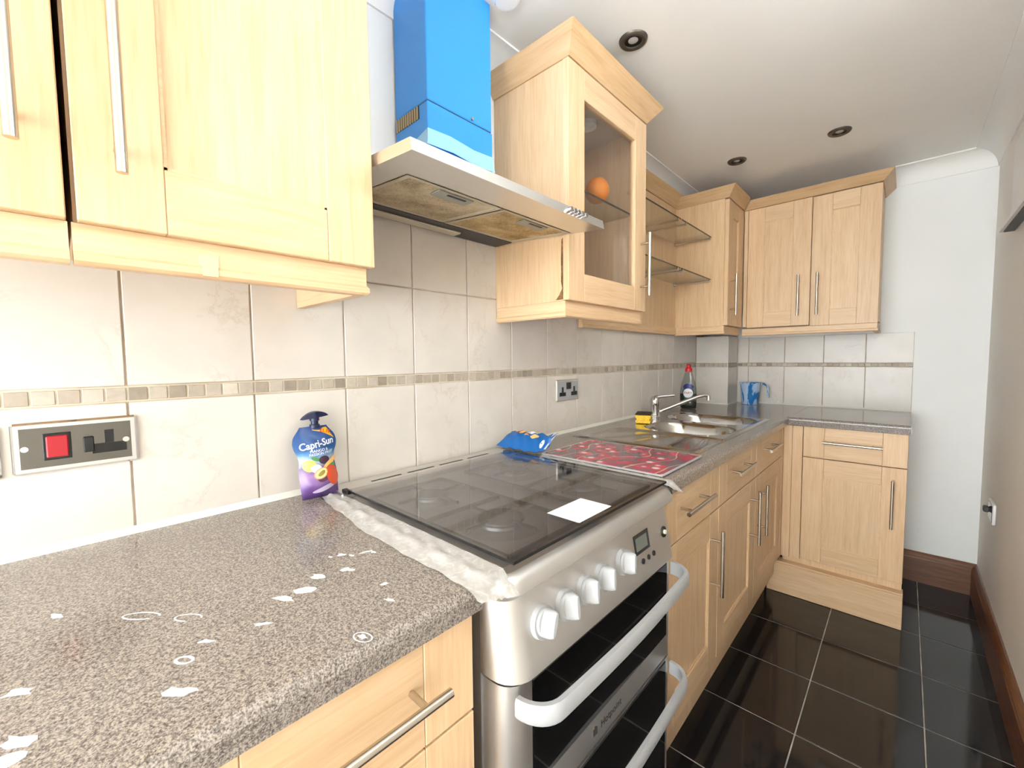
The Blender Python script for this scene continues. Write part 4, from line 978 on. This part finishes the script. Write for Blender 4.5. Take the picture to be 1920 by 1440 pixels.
part(t, 'spout', NAVY, lambda q: q.lathe([(.011, -.004), (.011, .004), (.008, .005), (.008, .012), (.0105, .013), (.0105, .016)], (cxx, pc + .004, cz), 18))
def wings(q):
    rows = []
    for i in range(15):
        u = -1 + 2 * i / 14; h = .013 * (1 - u * u) ** .8; zc = cz + .026 - .006 * u * u + u * .003; wdt = .011 * (1 - .6 * abs(u))
        rows.append([(cxx - wdt, pc + .004 + u * .030, zc - h * .5), (cxx + wdt, pc + .004 + u * .030, zc - h * .5), (cxx + wdt * .8, pc + .004 + u * .030, zc + h * .5 + .001), (cxx - wdt * .8, pc + .004 + u * .030, zc + h * .5 + .001)])
    q.strip(rows, True, True); q.cyl((cxx, pc + .004, cz + .014), (cxx, pc + .004, cz + .032), .010, 18)
part(t, 'winged_cap', NAVY, wings)
def flat_on_pouch(parent, name, m, pts, lift=.0008, fan=None, label=None):
    mb = MB(); n = len(pts); cy_ = sum(p[0] for p in pts) / n; cz_ = sum(p[1] for p in pts) / n; rings = 4; rows = []
    for k in range(rings + 1):
        rows.append([psurf(cy_ + (y - cy_) * k / rings, cz_ + (z - cz_) * k / rings, lift) for y, z in pts])
    mb.strip(rows, True, True); o = build(mb, name, m, parent)
    return o
def ell(cy_, cz_, a, b, ang=0, n=22): return [(cy_ + a * math.cos(2 * math.pi * i / n) * math.cos(ang) - b * math.sin(2 * math.pi * i / n) * math.sin(ang), cz_ + a * math.cos(2 * math.pi * i / n) * math.sin(ang) + b * math.sin(2 * math.pi * i / n) * math.cos(ang)) for i in range(n)]
flat_on_pouch(body, 'price_flash', plain('price_yellow', lin(250, 186, 40), .35), [(pc - .006, PZ0 + .149), (pc + .028, PZ0 + .152), (pc + .043, PZ0 + .126)], .0008)
PR = lambda nme, *c: plain(nme, lin(*c), .35)
flat_on_pouch(body, 'printed_fruit', PR('print_yellow', 240, 200, 90), ell(pc - .022, PZ0 + .073, .013, .013), .0008)
flat_on_pouch(body, 'printed_leaf', PR('print_leaf', 70, 140, 60), ell(pc - .008, PZ0 + .086, .010, .004, -.4), .0009)
flat_on_pouch(body, 'printed_fruit', PR('print_plum', 66, 40, 62), ell(pc + .010, PZ0 + .082, .012, .009), .0009)
flat_on_pouch(body, 'printed_fruit', PR('print_cream', 244, 232, 214), ell(pc - .010, PZ0 + .066, .011, .009), .0011)
flat_on_pouch(body, 'printed_fruit', PR('print_mango_light', 248, 196, 120), ell(pc + .024, PZ0 + .074, .022, .006, .5), .0012)
flat_on_pouch(body, 'printed_leaf', PR('print_green', 70, 170, 80), ell(pc + .022, PZ0 + .064, .016, .006, .42), .0014)
flat_on_pouch(body, 'printed_fruit', PR('print_purple_rind', 90, 50, 70), ell(pc + .002, PZ0 + .044, .012, .008, .2), .0011)
flat_on_pouch(body, 'printed_fruit', PR('print_rind', 210, 150, 120), ell(pc - .001, PZ0 + .055, .017, .011, .45), .0013)
flat_on_pouch(body, 'printed_fruit', PR('print_flesh', 244, 224, 150), ell(pc - .001, PZ0 + .055, .0145, .009, .45), .0016)
flat_on_pouch(body, 'printed_fruit', PR('print_seeds', 150, 130, 60), ell(pc - .001, PZ0 + .055, .009, .0045, .6), .0019)
flat_on_pouch(body, 'printed_fruit', PR('print_mango', 226, 90, 52), ell(pc + .026, PZ0 + .046, .016, .024, .35), .0016)
flat_on_pouch(body, 'printed_swirl', PR('print_swirl', 206, 190, 222), ell(pc + .008, PZ0 + .022, .030, .006, .25), .0008)
WH_P = plain('print_white', lin(244, 244, 246), .4)
text_part(body, 'lettering', 'Capri-Sun', WH_P, .0215, (.1, pc + .001, PZ0 + .1175), (0, 1, .12), (0, 0, 1), bold=.0003, sx=.90, warp=lambda p: psurf(p.y, p.z, .0012 + (p.x - .1)))
text_part(body, 'lettering', 'MANGO &', WH_P, .0085, (.1, pc + .002, PZ0 + .1035), (0, 1, .06), (0, 0, 1), warp=lambda p: psurf(p.y, p.z, .0012 + (p.x - .1)))
text_part(body, 'lettering', 'PASSION FRUIT', WH_P, .0080, (.1, pc + .007, PZ0 + .0965), (0, 1, .06), (0, 0, 1), warp=lambda p: psurf(p.y, p.z, .0012 + (p.x - .1)))
text_part(body, 'lettering', '£1.19', PR('print_orange', 214, 70, 30), .011, (.1, pc + .023, PZ0 + .1435), (0, 1, -.28), (0, .28, 1), bold=.0003, warp=lambda p: psurf(p.y, p.z, .0016 + (p.x - .1)))

# ------------------------------------------------------------------ crisp packet
t = thing('crisp_packet', 'blue crumpled crisp packet at the back corner of the hob', 'crisp packet', (.115, .945, .915))
a_ = Vector((.035, .925, .934)); b_ = Vector((.205, .965, .926)); axd = (b_ - a_); ln_ = axd.length; axd.normalize(); sdv = Vector((0, 0, 1)).cross(axd).normalized(); upk = axd.cross(sdv)
CR_B = plain('packet_blue', lin(22, 94, 164), .25)
def pk(u, v, side):
    e = max(0, 1 - abs(u * 2 - 1) ** 5); fl = .5 * .105 * (1 - .10 * e); x = u * ln_
    th = .022 * e * max(0, 1 - abs(v) ** 2.4)
    cr = .0022 * math.sin(u * 31 + v * 7) * e + .0016 * math.sin(v * 19 - u * 13) * e
    tilt = (.012 * (1 - v) * .5 if u > .85 else 0) * (u - .85) / .15 + (.022 * (u - .85) / .15 if u > .85 and v > -.2 else 0)
    lft = .004 * max(0, (.15 - u) / .15)
    return a_ + axd * x + sdv * (v * fl) + upk * (side * th * (1.25 if side > 0 else .55) + cr + tilt + lft + .015 * (v + 1)) + Vector((0, 0, -.002))
def packet(q):
    for side in (1, -1):
        q.strip([[pk(i / 30, -1 + 2 * j / 14, side) for j in range(15)] for i in range(31)], True)
pb = part(t, 'packet', CR_B, packet)
def on_pk(name, m, pts, lift):
    mb = MB(); n = len(pts); cu_ = sum(p[0] for p in pts) / n; cv_ = sum(p[1] for p in pts) / n
    mb.strip([[pk(cu_ + (u - cu_) * k / 4, cv_ + (v - cv_) * k / 4, 1) + upk * lift for u, v in pts] for k in range(5)], True, True); build(mb, name, m, pb)
def ell2(cu_, cv_, a, b, n=18): return [(cu_ + a * math.cos(2 * math.pi * i / n), cv_ + b * math.sin(2 * math.pi * i / n)) for i in range(n)]
on_pk('printed_patch', PR('print_crisp', 232, 186, 120), ell2(.36, .35, .17, .34), .0006); on_pk('printed_band', PR('print_brown', 150, 70, 40), [(.24, .05), (.28, .05), (.36, .68), (.32, .68)], .0012)
on_pk('printed_band', bpy.data.materials['print_brown'], [(.38, .02), (.42, .02), (.48, .64), (.44, .64)], .0012); on_pk('printed_patch', PR('print_pale', 226, 228, 236), ell2(.57, .32, .09, .24), .0009)
on_pk('printed_crisp', PR('print_gold', 228, 176, 100), ell2(.66, -.12, .09, .20), .0012); on_pk('printed_crisp', PR('print_tan', 206, 160, 110), ell2(.50, -.12, .06, .13), .0010)
on_pk('silver_seal', PR('print_silver', 206, 214, 224), [(.955, -.9), (.995, -.9), (.995, .9), (.955, .9)], .0010); on_pk('silver_seal', PR('print_frost', 220, 228, 238), ell2(.87, -.55, .035, .28), .0010)
